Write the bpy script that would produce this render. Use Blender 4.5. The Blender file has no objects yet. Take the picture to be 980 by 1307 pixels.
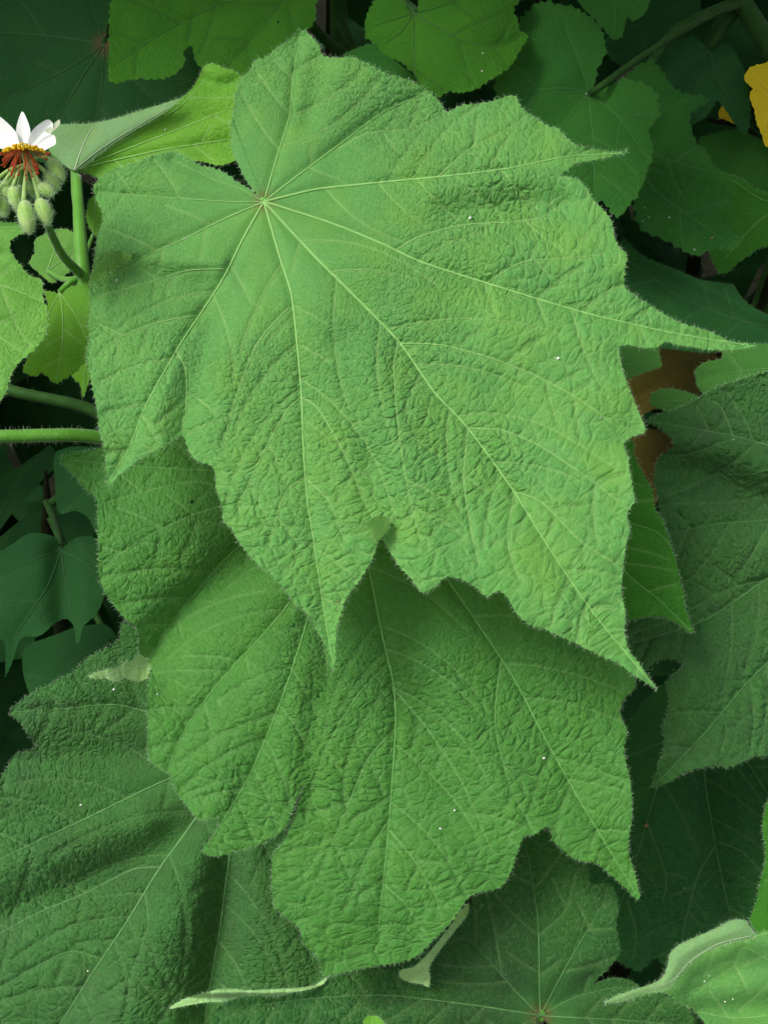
import bpy, math, random
import numpy as np
from mathutils import Matrix, Vector

# ------------------------------------------------------------------ camera, sky, sun
scene = bpy.context.scene
C = scene.collection
W, H = 980.0, 1307.0
TANX = 0.30
PITCH = math.radians(30)
CAM = np.array([0.0, 0.0, 1.60])
cd = bpy.data.cameras.new('camera')
cam = bpy.data.objects.new('camera', cd); C.objects.link(cam)
cam.location = CAM; cam.rotation_euler = (math.pi/2 - PITCH, 0, 0)
cd.sensor_fit = 'HORIZONTAL'; cd.angle_x = 2*math.atan(TANX)
cd.clip_start = 0.01; cd.clip_end = 300
scene.camera = cam
world = bpy.data.worlds.new('World'); scene.world = world; world.use_nodes = True
nt = world.node_tree; nt.nodes.clear()
wo = nt.nodes.new('ShaderNodeOutputWorld'); wb = nt.nodes.new('ShaderNodeBackground')
sky = nt.nodes.new('ShaderNodeTexSky'); sky.sky_type = 'NISHITA'; sky.sun_disc = False
SUN = Vector((-0.52, -0.25, 0.81)).normalized()
sky.sun_elevation = math.asin(SUN.z); sky.sun_rotation = math.atan2(SUN.x, SUN.y)
sky.dust_density = 3.0
wb.inputs['Strength'].default_value = 0.105
hs = nt.nodes.new('ShaderNodeHueSaturation'); hs.inputs['Saturation'].default_value = 0.35   # thin white overcast
nt.links.new(sky.outputs[0], hs.inputs['Color']); nt.links.new(hs.outputs[0], wb.inputs['Color']); nt.links.new(wb.outputs[0], wo.inputs[0])
sl = bpy.data.lights.new('sun', 'SUN'); sl.energy = 1.45; sl.angle = math.radians(22); sl.color = (1, 0.955, 0.88)
so = bpy.data.objects.new('sun', sl); C.objects.link(so)
so.rotation_euler = SUN.to_track_quat('Z', 'Y').to_euler(); so.location = (-1, -1, 4)
scene.cycles.use_adaptive_sampling = True; scene.cycles.adaptive_threshold = .035; scene.cycles.max_bounces = 5; scene.cycles.diffuse_bounces = 2; scene.cycles.glossy_bounces = 2; scene.cycles.transmission_bounces = 4
scene.view_settings.view_transform = 'Standard'; scene.view_settings.look = 'None'
scene.view_settings.exposure = 0.97; scene.view_settings.gamma = 1.0

# ------------------------------------------------------------------ numeric helpers
F = (W/2)/TANX
cp, sp = math.cos(PITCH), math.sin(PITCH)
# camera axes in the world: right, up, forward
AX = np.array([1.0, 0, 0]); AY = np.array([0, sp, cp]); AZ = np.array([0, cp, -sp])
def P(px, py, D):
    """a point of the place: bearing (px, py) seen from the path, D metres in front of it"""
    px, py, D = np.broadcast_arrays(np.asarray(px, float), np.asarray(py, float), np.asarray(D, float))
    x = (px-W/2)/F*D; y = -(py-H/2)/F*D
    return CAM + x[..., None]*AX + y[..., None]*AY + D[..., None]*AZ
rng = np.random.RandomState(7)
TAB = rng.rand(8, 256, 256)
def vnoise(x, y, k=0):
    x = x + 1000.3; y = y + 1000.7
    xi = np.floor(x).astype(int); yi = np.floor(y).astype(int)
    fx = x-xi; fy = y-yi
    fx = fx*fx*fx*(fx*(fx*6-15)+10); fy = fy*fy*fy*(fy*(fy*6-15)+10)
    t = TAB[k]; a = xi & 255; b = yi & 255; a1 = (xi+1) & 255; b1 = (yi+1) & 255
    return (t[a, b]*(1-fx)+t[a1, b]*fx)*(1-fy)+(t[a, b1]*(1-fx)+t[a1, b1]*fx)*fy*1.0
def fbm(x, y, o=3, k=0):
    s = 0; a = 1; n = 0
    for i in range(o):
        s = s + a*(vnoise(x*2**i + 17*i, y*2**i + 31*i, (k+i) % 8)-0.5); n += a; a *= .5
    return s/n*2
def voronoi(u, v, k=0, jit=.8):
    ui = np.floor(u).astype(int); vi = np.floor(v).astype(int)
    f1 = np.full(u.shape, 9.0); f2 = np.full(u.shape, 9.0)
    for a in (-1, 0, 1):
        for b in (-1, 0, 1):
            cu = ui+a; cv = vi+b
            du = cu+.5+(TAB[k, cu & 255, cv & 255]-.5)*jit-u
            dv = cv+.5+(TAB[(k+1) % 8, cu & 255, cv & 255]-.5)*jit-v
            d = np.sqrt(du*du+dv*dv)
            f2 = np.where(d < f1, f1, np.minimum(f2, d)); f1 = np.minimum(f1, d)
    return f1, f2
def sstep(a, b, x):
    t = np.clip((x-a)/(b-a), 0, 1); return t*t*(3-2*t)
def catmull(pts, step, closed=False):
    p = np.asarray(pts, float)
    n = len(p)
    if closed: idx = range(n); g = lambda i: p[i % n]
    else: idx = range(n-1); g = lambda i: p[min(max(i, 0), n-1)]
    out = []
    for i in idx:
        p0, p1, p2, p3 = g(i-1), g(i), g(i+1), g(i+2)
        L = np.linalg.norm(p2-p1); m = max(1, int(round(L/step)))
        t = (np.arange(m)/m)[:, None]
        t1 = (p2-p0)*.5; t2 = (p3-p1)*.5
        l0 = np.linalg.norm(t1)+1e-9; l2 = np.linalg.norm(t2)+1e-9
        t1 = t1*min(1, 0.8*L/l0); t2 = t2*min(1, 0.8*L/l2)
        out.append((2*t**3-3*t**2+1)*p1+(t**3-2*t**2+t)*t1+(-2*t**3+3*t**2)*p2+(t**3-t**2)*t2)
    out = np.concatenate(out)
    if not closed: out = np.vstack([out, p[-1]])
    return out
def toothed(outline, amp, period, rs, step=1.3):
    p = catmull(outline, step, True)
    d = np.roll(p, -1, 0)-np.roll(p, 1, 0); L = np.linalg.norm(d, axis=1)+1e-9
    nrm = np.stack([d[:, 1], -d[:, 0]], 1)/L[:, None]
    area = .5*np.sum(p[:, 0]*np.roll(p[:, 1], -1)-np.roll(p[:, 0], -1)*p[:, 1])
    if area < 0: nrm = -nrm
    s = np.concatenate([[0], np.cumsum(np.linalg.norm(np.diff(p, axis=0), axis=1))])
    tot = s[-1]; off = np.zeros(len(p)); pos = 0
    while pos < tot:
        l = period*(.55+.9*rs.rand()); h = amp*(.25+.95*rs.rand())
        m = (s >= pos) & (s < pos+l); t = (s[m]-pos)/l; pk = .35+.35*rs.rand()
        off[m] += h*np.where(t < pk, t/pk, (1-t)/(1-pk))-h*.45
        pos += l
    off += amp*.9*fbm(s/38., s*0+rs.rand()*50, 2)
    q = p+nrm*off[:, None]
    return q, nrm
def poly_fields(contours, x0, y0, nx, ny, s, R):
    tog = np.zeros((ny, nx+1), np.int32); dist = np.full((ny, nx), R*1.0)
    for c in contours:
        a = c; b = np.roll(c, -1, 0)
        for (ax, ay), (bx, by) in zip(a, b):
            if ay != by:
                lo, hi = (ay, by) if ay < by else (by, ay)
                j0 = max(0, int(math.ceil((lo-y0)/s))); j1 = min(ny-1, int(math.ceil((hi-y0)/s))-1)
                for j in range(j0, j1+1):
                    x = ax+(bx-ax)*((y0+j*s)-ay)/(by-ay)
                    i = min(max(int(math.ceil((x-x0)/s)), 0), nx); tog[j, i] ^= 1
        seg_dist(dist, a, b, x0, y0, s, R)
    inside = (np.cumsum(tog, 1)[:, :nx] & 1) > 0
    return np.where(inside, dist, -dist)
def seg_dist(dist, A, B, x0, y0, s, R):
    ny, nx = dist.shape
    for (ax, ay), (bx, by) in zip(A, B):
        i0 = max(0, int((min(ax, bx)-R-x0)/s)); i1 = min(nx, int((max(ax, bx)+R-x0)/s)+2)
        j0 = max(0, int((min(ay, by)-R-y0)/s)); j1 = min(ny, int((max(ay, by)+R-y0)/s)+2)
        if i1 <= i0 or j1 <= j0: continue
        X = x0+s*np.arange(i0, i1)[None]; Y = y0+s*np.arange(j0, j1)[:, None]
        dx, dy = bx-ax, by-ay; l2 = dx*dx+dy*dy+1e-12
        t = np.clip(((X-ax)*dx+(Y-ay)*dy)/l2, 0, 1)
        d = np.hypot(X-ax-t*dx, Y-ay-t*dy)
        w = dist[j0:j1, i0:i1]; np.minimum(w, d, out=w)
def bil(G, x, y, x0, y0, s):
    ny, nx = G.shape
    fx = np.clip((np.asarray(x)-x0)/s, 0, nx-1.001); fy = np.clip((np.asarray(y)-y0)/s, 0, ny-1.001)
    i = fx.astype(int); j = fy.astype(int); fx = fx-i; fy = fy-j
    return (G[j, i]*(1-fx)+G[j, i+1]*fx)*(1-fy)+(G[j+1, i]*(1-fx)+G[j+1, i+1]*fx)*fy

# ------------------------------------------------------------------ mesh helpers
def mesh_np(name, V, Fa, attrs=None, smooth=True):
    V = np.asarray(V, np.float32); Fa = np.asarray(Fa, np.int32)
    m = bpy.data.meshes.new(name); k = Fa.shape[1]
    m.vertices.add(len(V)); m.vertices.foreach_set('co', V.ravel())
    m.loops.add(Fa.size); m.loops.foreach_set('vertex_index', Fa.ravel())
    m.polygons.add(len(Fa)); m.polygons.foreach_set('loop_start', np.arange(0, Fa.size, k, dtype=np.int32))
    m.polygons.foreach_set('use_smooth', np.full(len(Fa), smooth))
    for n, a in (attrs or {}).items():
        a = np.asarray(a, np.float32)
        if a.ndim == 1: m.attributes.new(n, 'FLOAT', 'POINT').data.foreach_set('value', a)
        else: m.attributes.new(n, 'FLOAT_VECTOR', 'POINT').data.foreach_set('vector', a.ravel())
    m.update(); m.validate()
    return m
def link(name, mesh, mat, parent=None, origin=(0, 0, 0), porigin=(0, 0, 0), label=None, kind=None):
    o = bpy.data.objects.new(name, mesh); C.objects.link(o)
    if mat: mesh.materials.append(mat)
    o.parent = parent; o.location = Vector(origin)-Vector(porigin)
    if label: o['label'] = label
    if kind: o['kind'] = kind
    return o
def tube_geo(pts, radii, n=10, step=.004, cap=True):
    p = catmull(pts, step); m = len(p)
    ls = np.concatenate([[0], np.cumsum(np.linalg.norm(np.diff(np.asarray(pts, float), axis=0), axis=1))])
    lp = np.concatenate([[0], np.cumsum(np.linalg.norm(np.diff(p, axis=0), axis=1))])
    r = np.interp(lp/lp[-1], ls/ls[-1], radii)
    t = np.gradient(p, axis=0); t /= np.linalg.norm(t, axis=1)[:, None]+1e-12
    ref = np.array([0.31, .52, .79]) if abs(t[0] @ np.array([0.31, .52, .79])) < .9 else np.array([1., 0, 0])
    V = []; N = []
    u = ref-t[0]*(ref @ t[0]); u /= np.linalg.norm(u)
    for i in range(m):
        u = u-t[i]*(u @ t[i]); u /= np.linalg.norm(u); w = np.cross(t[i], u)
        a = np.arange(n)*2*math.pi/n
        d = np.cos(a)[:, None]*u+np.sin(a)[:, None]*w
        V.append(p[i]+d*r[i]); N.append(d)
    V = np.concatenate(V); N = np.concatenate(N)
    i = np.arange(m-1)[:, None]*n; j = np.arange(n)[None]; j2 = (j+1) % n
    Q = np.stack([i+j, i+j2, i+n+j2, i+n+j], -1).reshape(-1, 4)
    T = np.concatenate([Q[:, [0, 1, 2]], Q[:, [0, 2, 3]]])
    if cap:
        k = len(V); V = np.vstack([V, p[0], p[-1]])
        j = np.arange(n); T = np.concatenate([T, np.stack([np.full(n, k), (j+1) % n, j], 1), np.stack([np.full(n, k+1), (m-1)*n+j, (m-1)*n+(j+1) % n], 1)])
    return V, T, N
def hair_geo(pos, nrm, L, w, rs, spread=.45):
    k = len(pos); w = np.asarray(w, float).reshape(-1, 1)
    d = nrm+spread*rs.normal(size=(k, 3)); d /= np.linalg.norm(d, axis=1)[:, None]
    view = pos-CAM; view /= np.linalg.norm(view, axis=1)[:, None]
    side = np.cross(d, view+.5*rs.normal(size=(k, 3))); side /= np.linalg.norm(side, axis=1)[:, None]+1e-9
    l = (L*(.4+.9*rs.rand(k)))[:, None]
    bend = rs.normal(size=(k, 3))*.18*l
    b = pos-d*l*.1
    mid = b+d*l*.55; tip = b+d*l+bend
    V = np.concatenate([b-side*w, b+side*w, mid+side*w*.6, mid-side*w*.6, tip])
    i = np.arange(k)
    T = np.concatenate([np.stack([i, i+k, i+2*k], 1), np.stack([i, i+2*k, i+3*k], 1), np.stack([i+3*k, i+2*k, i+4*k], 1)])
    return V, T

# ------------------------------------------------------------------ materials
def new_mat(name):
    m = bpy.data.materials.new(name); m.use_nodes = True; m.node_tree.nodes.clear(); return m, m.node_tree
class NB:
    def __init__(s, t): s.t = t
    def n(s, typ, **kw):
        x = s.t.nodes.new(typ)
        for k, v in kw.items(): setattr(x, k, v)
        return x
    def l(s, a, b): s.t.links.new(a, b)
    def mix(s, f, a, b):
        x = s.n('ShaderNodeMix', data_type='RGBA')
        for i, v in ((0, f), (6, a), (7, b)):
            if hasattr(v, 'is_output'): s.l(v, x.inputs[i])
            else: x.inputs[i].default_value = v if i == 0 else (*v, 1)
        return x.outputs[2]
    def math(s, op, a, b=None, clamp=False):
        x = s.n('ShaderNodeMath', operation=op, use_clamp=clamp)
        for i, v in ((0, a), (1, b)):
            if v is None: continue
            if hasattr(v, 'is_output'): s.l(v, x.inputs[i])
            else: x.inputs[i].default_value = v
        return x.outputs[0]
    def attr(s, name): return s.n('ShaderNodeAttribute', attribute_name=name)
    def ramp(s, v, lo, hi):
        x = s.n('ShaderNodeMapRange', clamp=True); s.l(v, x.inputs[0]); x.inputs[1].default_value = lo; x.inputs[2].default_value = hi
        return x.outputs[0]
def leaf_mat(name, a, b, vein, under=None, trans=.22, sheen=.10, rough=.58, blotch=(.30, .26, .05), blotch_amt=.0, fine=.35, tcol=None, spec=.16):
    m, t = new_mat(name); g = NB(t)
    out = g.n('ShaderNodeOutputMaterial'); bs = g.n('ShaderNodeBsdfPrincipled'); tr = g.n('ShaderNodeBsdfTranslucent'); mx = g.n('ShaderNodeMixShader')
    tc = g.n('ShaderNodeTexCoord')
    n1 = g.n('ShaderNodeTexNoise'); n1.inputs['Scale'].default_value = 14; n1.inputs['Detail'].default_value = 2; g.l(tc.outputs['Object'], n1.inputs['Vector'])
    n2 = g.n('ShaderNodeTexNoise'); n2.inputs['Scale'].default_value = 900; n2.inputs['Detail'].default_value = 1; g.l(tc.outputs['Object'], n2.inputs['Vector'])
    n3 = g.n('ShaderNodeTexNoise'); n3.inputs['Scale'].default_value = 45; n3.inputs['Detail'].default_value = 1; g.l(tc.outputs['Object'], n3.inputs['Vector'])
    col = g.mix(g.ramp(n1.outputs['Fac'], .35, .65), a, b)
    yel = tuple(min(1, x) for x in (b[0]*1.35, b[1]*1.12, b[2]*.75))
    col = g.mix(g.math('MULTIPLY', g.ramp(n3.outputs['Fac'], .45, .75), .5), col, yel)
    # grain of the felt
    dk = g.mix(g.ramp(n2.outputs['Fac'], .35, .7), tuple(x*.80 for x in a), tuple(x*1.18 for x in b))
    col = g.mix(.35, col, dk)
    uv = g.attr('uvw')
    vo = g.n('ShaderNodeTexVoronoi', feature='DISTANCE_TO_EDGE'); vo.inputs['Scale'].default_value = 1.0; vo.inputs['Randomness'].default_value = .85; g.l(uv.outputs['Vector'], vo.inputs['Vector'])
    vo2 = g.n('ShaderNodeTexVoronoi', feature='DISTANCE_TO_EDGE'); vo2.inputs['Scale'].default_value = 2.1; g.l(uv.outputs['Vector'], vo2.inputs['Vector'])
    rel = g.attr('relief').outputs['Fac']
    line = g.math('MAXIMUM', g.math('SUBTRACT', 1.0, g.ramp(vo.outputs['Distance'], .0, .085)), g.math('MULTIPLY', g.math('SUBTRACT', 1.0, g.ramp(vo2.outputs['Distance'], .0, .08)), .45))
    va = g.attr('vein')
    vf = g.math('ADD', va.outputs['Fac'], g.math('MULTIPLY', line, fine*1.0), clamp=True)
    col = g.mix(g.math('MULTIPLY', vf, .75), col, vein)
    if blotch_amt > 0:
        n4 = g.n('ShaderNodeTexNoise'); n4.inputs['Scale'].default_value = 22; n4.inputs['Detail'].default_value = 3; n4.inputs['Roughness'].default_value = .7; g.l(tc.outputs['Object'], n4.inputs['Vector'])
        col = g.mix(g.math('MULTIPLY', g.ramp(n4.outputs['Fac'], .5, .72), blotch_amt), col, blotch)
    hb = g.attr('hub'); col = g.mix(g.math('MULTIPLY', hb.outputs['Fac'], .85), col, (.20, .09, .045))
    if under:
        geo = g.n('ShaderNodeNewGeometry'); col = g.mix(geo.outputs['Backfacing'], col, under)
    g.l(col, bs.inputs['Base Color'])
    bs.inputs['Roughness'].default_value = rough
    bs.inputs['Specular IOR Level'].default_value = spec
    bs.inputs['Sheen Weight'].default_value = sheen; bs.inputs['Sheen Roughness'].default_value = .45; bs.inputs['Sheen Tint'].default_value = (.85, 1, .82, 1)
    cr = g.math('ADD', g.ramp(vo.outputs['Distance'], 0, .20), g.math('MULTIPLY', g.ramp(vo2.outputs['Distance'], 0, .16), .40))
    hgt = g.math('ADD', g.math('MULTIPLY', g.math('MULTIPLY', cr, rel), 2.15*fine), g.math('MULTIPLY', n2.outputs['Fac'], .30))
    bp = g.n('ShaderNodeBump'); bp.inputs['Strength'].default_value = .8; bp.inputs['Distance'].default_value = .0008
    g.l(hgt, bp.inputs['Height']); g.l(bp.outputs[0], bs.inputs['Normal'])
    if tcol: tr.inputs['Color'].default_value = (*tcol, 1)
    else:
        tm = g.n('ShaderNodeMix', data_type='RGBA', blend_type='MULTIPLY'); tm.inputs[0].default_value = 1
        g.l(col, tm.inputs[6]); tm.inputs[7].default_value = (1.5, 1.35, .45, 1); g.l(tm.outputs[2], tr.inputs['Color'])
    mx.inputs[0].default_value = trans
    g.l(bs.outputs[0], mx.inputs[1]); g.l(tr.outputs[0], mx.inputs[2]); g.l(mx.outputs[0], out.inputs[0])
    return m
def plain_mat(name, a, b, rough=.5, scale=60, sheen=0, trans=0, bump=.2, spec=.2):
    m, t = new_mat(name); g = NB(t)
    out = g.n('ShaderNodeOutputMaterial'); bs = g.n('ShaderNodeBsdfPrincipled')
    tc = g.n('ShaderNodeTexCoord'); n1 = g.n('ShaderNodeTexNoise'); n1.inputs['Scale'].default_value = scale; n1.inputs['Detail'].default_value = 5
    g.l(tc.outputs['Object'], n1.inputs['Vector'])
    col = g.mix(g.ramp(n1.outputs['Fac'], .35, .65), a, b); g.l(col, bs.inputs['Base Color'])
    bs.inputs['Roughness'].default_value = rough; bs.inputs['Sheen Weight'].default_value = sheen; bs.inputs['Specular IOR Level'].default_value = spec
    bp = g.n('ShaderNodeBump'); bp.inputs['Strength'].default_value = bump; bp.inputs['Distance'].default_value = .001
    g.l(n1.outputs['Fac'], bp.inputs['Height']); g.l(bp.outputs[0], bs.inputs['Normal'])
    if trans:
        tr = g.n('ShaderNodeBsdfTranslucent'); mx = g.n('ShaderNodeMixShader'); mx.inputs[0].default_value = trans
        g.l(col, tr.inputs[0]); g.l(bs.outputs[0], mx.inputs[1]); g.l(tr.outputs[0], mx.inputs[2]); g.l(mx.outputs[0], out.inputs[0])
    else: g.l(bs.outputs[0], out.inputs[0])
    return m
U = (.30, .42, .20)
M = {
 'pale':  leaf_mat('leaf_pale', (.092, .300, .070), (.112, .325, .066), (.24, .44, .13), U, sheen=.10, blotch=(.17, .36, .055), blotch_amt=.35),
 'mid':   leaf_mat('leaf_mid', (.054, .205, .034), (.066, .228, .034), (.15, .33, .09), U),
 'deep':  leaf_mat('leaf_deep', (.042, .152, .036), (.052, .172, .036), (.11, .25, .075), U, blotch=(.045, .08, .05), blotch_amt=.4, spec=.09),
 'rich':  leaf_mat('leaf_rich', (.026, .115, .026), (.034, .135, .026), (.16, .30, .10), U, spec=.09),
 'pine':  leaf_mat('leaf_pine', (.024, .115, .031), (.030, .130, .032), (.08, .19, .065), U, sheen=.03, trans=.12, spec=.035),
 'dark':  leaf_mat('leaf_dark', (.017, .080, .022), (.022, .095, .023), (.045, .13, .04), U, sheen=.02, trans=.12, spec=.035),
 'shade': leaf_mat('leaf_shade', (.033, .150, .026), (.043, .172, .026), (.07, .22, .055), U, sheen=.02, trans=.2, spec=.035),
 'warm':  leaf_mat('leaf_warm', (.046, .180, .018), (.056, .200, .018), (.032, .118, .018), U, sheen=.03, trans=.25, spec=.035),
 'young': leaf_mat('leaf_young', (.13, .40, .030), (.16, .44, .030), (.30, .55, .14), U, sheen=.08, trans=.38),
 'fresh': leaf_mat('leaf_fresh', (.125, .36, .055), (.15, .40, .055), (.30, .52, .16), U, trans=.3),
 'emerald': leaf_mat('leaf_emerald', (.040, .205, .018), (.048, .225, .018), (.17, .36, .09), U, sheen=.04, trans=.3, spec=.09),
 'under': leaf_mat('leaf_underside', (.25, .47, .17), (.28, .50, .18), (.42, .52, .30), (.09, .25, .06), sheen=.1, trans=.12, fine=.15),
 'felt':  leaf_mat('leaf_felt', (.16, .33, .12), (.18, .36, .12), (.38, .50, .30), (.09, .25, .06), sheen=.6, trans=.25, fine=.15),
 'yellow': leaf_mat('leaf_yellow', (.82, .62, .015), (.86, .66, .02), (.60, .42, .05), (.5, .36, .05), trans=.3, blotch=(.45, .28, .02), blotch_amt=.2),
 'brown': leaf_mat('leaf_brown', (.075, .075, .009), (.09, .07, .009), (.05, .04, .012), (.05, .04, .01), trans=.1, sheen=.05, blotch=(.04, .03, .01), blotch_amt=.7),
}
VEIN = {k: plain_mat('vein_'+k, a, b, .5, 200, .15) for k, a, b in (
 ('pale', (.20, .42, .11), (.23, .44, .12)), ('mid', (.115, .30, .07), (.135, .32, .08)), ('deep', (.085, .225, .062), (.10, .245, .07)),
 ('rich', (.065, .18, .045), (.08, .20, .052)), ('pine', (.07, .18, .06), (.08, .19, .065)), ('dark', (.030, .10, .030), (.04, .12, .036)), ('shade', (.055, .19, .042), (.065, .21, .05)),
 ('warm', (.030, .11, .016), (.035, .12, .018)), ('young', (.27, .52, .13), (.30, .55, .15)), ('fresh', (.28, .50, .15), (.31, .52, .17)),
 ('emerald', (.17, .37, .10), (.2, .4, .11)), ('under', (.42, .52, .30), (.45, .55, .32)), ('felt', (.40, .52, .32), (.42, .54, .34)),
 ('yellow', (.55, .40, .06), (.6, .42, .06)), ('brown', (.1, .07, .02), (.12, .08, .02)))}
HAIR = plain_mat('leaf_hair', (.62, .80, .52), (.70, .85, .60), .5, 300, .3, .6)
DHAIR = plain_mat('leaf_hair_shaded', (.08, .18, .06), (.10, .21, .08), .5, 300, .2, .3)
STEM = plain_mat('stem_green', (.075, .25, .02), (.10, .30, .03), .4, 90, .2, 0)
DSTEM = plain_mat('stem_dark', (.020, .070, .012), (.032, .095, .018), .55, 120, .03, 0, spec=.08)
WOOD = plain_mat('stem_bark', (.009, .012, .005), (.018, .020, .009), .9, 60, 0, 0, .6, spec=.02)

# ------------------------------------------------------------------ leaves
class Shoot:
    def __init__(s, name, label, cat, base, group=None):
        s.base = np.array(base, float)
        s.o = bpy.data.objects.new(name, None); C.objects.link(s.o); s.o.location = s.base
        s.o['label'] = label; s.o['category'] = cat
        if group: s.o['group'] = group
def grow_secondaries(prim, sdf, occ, geom, rs, gap, maxlen, bx, by):
    x0, y0, s = geom; res = []
    for vi, (pl, w) in enumerate(prim):
        p = catmull(pl, 4.0)
        L = np.concatenate([[0], np.cumsum(np.linalg.norm(np.diff(p, axis=0), axis=1))])
        pos = gap*(1.0+.5*rs.rand()); side = 1 if rs.rand() < .5 else -1; mine = []
        while pos < L[-1]-gap*.6:
            for sd_ in (side, -side):
                q = min(pos+(gap*.25*rs.rand() if sd_ != side else 0), L[-1]-1); i = int(np.searchsorted(L, q)); i = min(max(i, 1), len(p)-2)
                tx, ty = p[i+1]-p[i-1]; base_a = math.atan2(ty, tx)
                a = base_a+sd_*math.radians(52+10*rs.rand()); bend = -sd_*math.radians(.75+.7*rs.rand())
                x, y = p[i]; path = [(x, y)]; run = 0
                mlen = maxlen*(.45+.6*rs.rand())
                while run < mlen:
                    x += 5*math.cos(a); y += 5*math.sin(a); run += 5
                    if abs(a-base_a) > math.radians(14): a += bend
                    if bil(sdf, x, y, x0, y0, s) < 4: break
                    if run > 16 and bil(occ, x, y, x0, y0, s) < 9: break
                    path.append((x, y))
                if len(path) > 5:
                    path = np.array(path); mine.append((path, max(.75, w*.28*(1-.5*pos/L[-1]))))
                    seg_dist(occ, path[:-1], path[1:], x0, y0, s, 12)
            side = -side; pos += gap*(.6+.9*rs.rand())
        res.append(mine)
    return res
def strip_geo(path, w0, w1, Dg, geom, n_cam):
    x0, y0, s = geom
    p = catmull(path, 4.0); t = np.gradient(p, axis=0); t /= np.linalg.norm(t, axis=1)[:, None]+1e-9
    nn = np.stack([-t[:, 1], t[:, 0]], 1); m = len(p); f = np.linspace(0, 1, m)
    w = .78*(w0+(w1-w0)*f)
    prof = [(-1, -.5), (-.62, .42), (0, .75), (.62, .42), (1, -.5)]
    V = []
    for (a, hh) in prof:
        q = p+nn*(a*w*.5)[:, None]
        D = bil(Dg, p[:, 0], p[:, 1], x0, y0, s)*.5+bil(Dg, q[:, 0], q[:, 1], x0, y0, s)*.5
        V.append(P(q[:, 0], q[:, 1], D-(hh*w*.5+.6)*D/F))
    V = np.stack(V, 1).reshape(-1, 3)
    i = np.arange(m-1)[:, None]*5; j = np.arange(4)[None]
    Q = np.stack([i+j, i+5+j, i+6+j, i+1+j], -1).reshape(-1, 4)
    return V, np.concatenate([Q[:, [0, 1, 2]], Q[:, [0, 2, 3]]])
def merge(gs):
    Vs, Ts, k = [], [], 0
    for V, T in gs: Vs.append(V); Ts.append(T+k); k += len(V)
    return np.concatenate(Vs), np.concatenate(Ts)
REG = {}
def leaf(shoot, key, label, mat, outline, base, ref, d, tilt=(0, 0), veins=(), extra=(), folds=(), s=3.0, quilt=1.0, und=6., pleat=4.,
         teeth=3.0, period=8., hair=5., holes=(), gap=58, maxlen=230, petiole=None, name='leaf', parent=None, hairmat=None, hub=0, auto=True, curl=.7, cell=1.0,
         depth_of=None, lift=None, proud=0, seed=None, prad=.0032, stemmat=None, rr=1.0):
    rs = np.random.RandomState((sum(map(ord, key))*31+len(outline)) % 100000 if seed is None else seed)
    con, nrm = toothed(outline, teeth, period, rs, 1.3 if s < 3.5 else 2.0) if teeth > 0 else (catmull(outline, 1.0, True), None)
    cons = [con]+[np.asarray(h, float) for h in holes]
    mg = 10
    x0 = con[:, 0].min()-mg; y0 = con[:, 1].min()-mg
    nx = int((con[:, 0].max()+mg-x0)/s)+2; ny = int((con[:, 1].max()+mg-y0)/s)+2
    R = 42.
    sdf = poly_fields(cons, x0, y0, nx, ny, s, R)
    X, Y = np.meshgrid(x0+s*np.arange(nx), y0+s*np.arange(ny)); geom = (x0, y0, s)
    bx, by = base
    vv = [(np.array([base]+list(p), float), w) for p, w in veins]
    ex = [(np.array(p, float), w) for p, w in extra]
    # reticulation follows arcs round the leaf's base
    r = np.hypot(X-bx, Y-by)
    if vv:
        mdir = sum((p[-1]-p[0])/np.linalg.norm(p[-1]-p[0]) for p, w in vv)
    else: mdir = np.array([X.mean()-bx, Y.mean()-by])
    ma = math.atan2(mdir[1], mdir[0])
    th = np.mod(np.arctan2(Y-by, X-bx)-ma+math.pi, 2*math.pi)-math.pi
    wx = fbm(X/45, Y/45, 2, 1); wy = fbm(X/45, Y/45, 2, 4)
    u = np.log(r+90)*40/cell+wx*.55; v = th*23/cell+wy*.55
    u += key.__len__()*7.3+rs.rand()*60; v += rs.rand()*60+40
    f1, f2 = voronoi(u*1.0, v*1.15, 0); e1 = f2-f1
    g1, g2 = voronoi(u*.5+9, v*.5+5, 3); e2 = g2-g1
    dsec = np.full(X.shape, 24.); occ = np.full(X.shape, 12.); dprim = np.full(X.shape, 80.)
    for p, w in vv:
        c = catmull(p, 10.); seg_dist(dprim, c[:-1], c[1:], x0, y0, s, 80.)
    for p, w in vv+ex:
        c = catmull(p, 10.); seg_dist(occ, c[:-1], c[1:], x0, y0, s, 12.)
    for p, w in ex:
        c = catmull(p, 8.); seg_dist(dsec, c[:-1], c[1:], x0, y0, s, 24.)
    autos = grow_secondaries(vv, sdf, occ, geom, rs, gap, maxlen, bx, by) if (auto and vv) else [[] for _ in vv]
    # secondaries of the traced branches
    if auto and ex:
        sub = grow_secondaries(ex, sdf, occ, geom, rs, gap*.8, maxlen*.6, bx, by)
    else: sub = [[] for _ in ex]
    for grp in autos+sub:
        for path, w in grp: seg_dist(dsec, path[:-1], path[1:], x0, y0, s, 24.)
    sp_ = np.clip(sdf, 0, R)
    q = quilt*(.12+.88*sstep(60*rr, 260*rr, r))*(.7+.9*np.clip(fbm(X/110, Y/110, 2, 2)+.3, 0, 1.2))
    h = q*(.55*sstep(0, .3, e1)+1.0*sstep(0, .24, e2))
    h -= quilt*(.35+.65*sstep(40*rr, 220*rr, r))*2.2*np.exp(-(dsec/4.5)**2)
    h -= 2.4*np.exp(-(dprim/7.)**2)*quilt
    h += pleat*(1-np.exp(-dprim/34.))*sstep(20, 160, r)*2
    h += und*fbm(X/170, Y/170, 2, 5)*sstep(0, 150, r)
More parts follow.
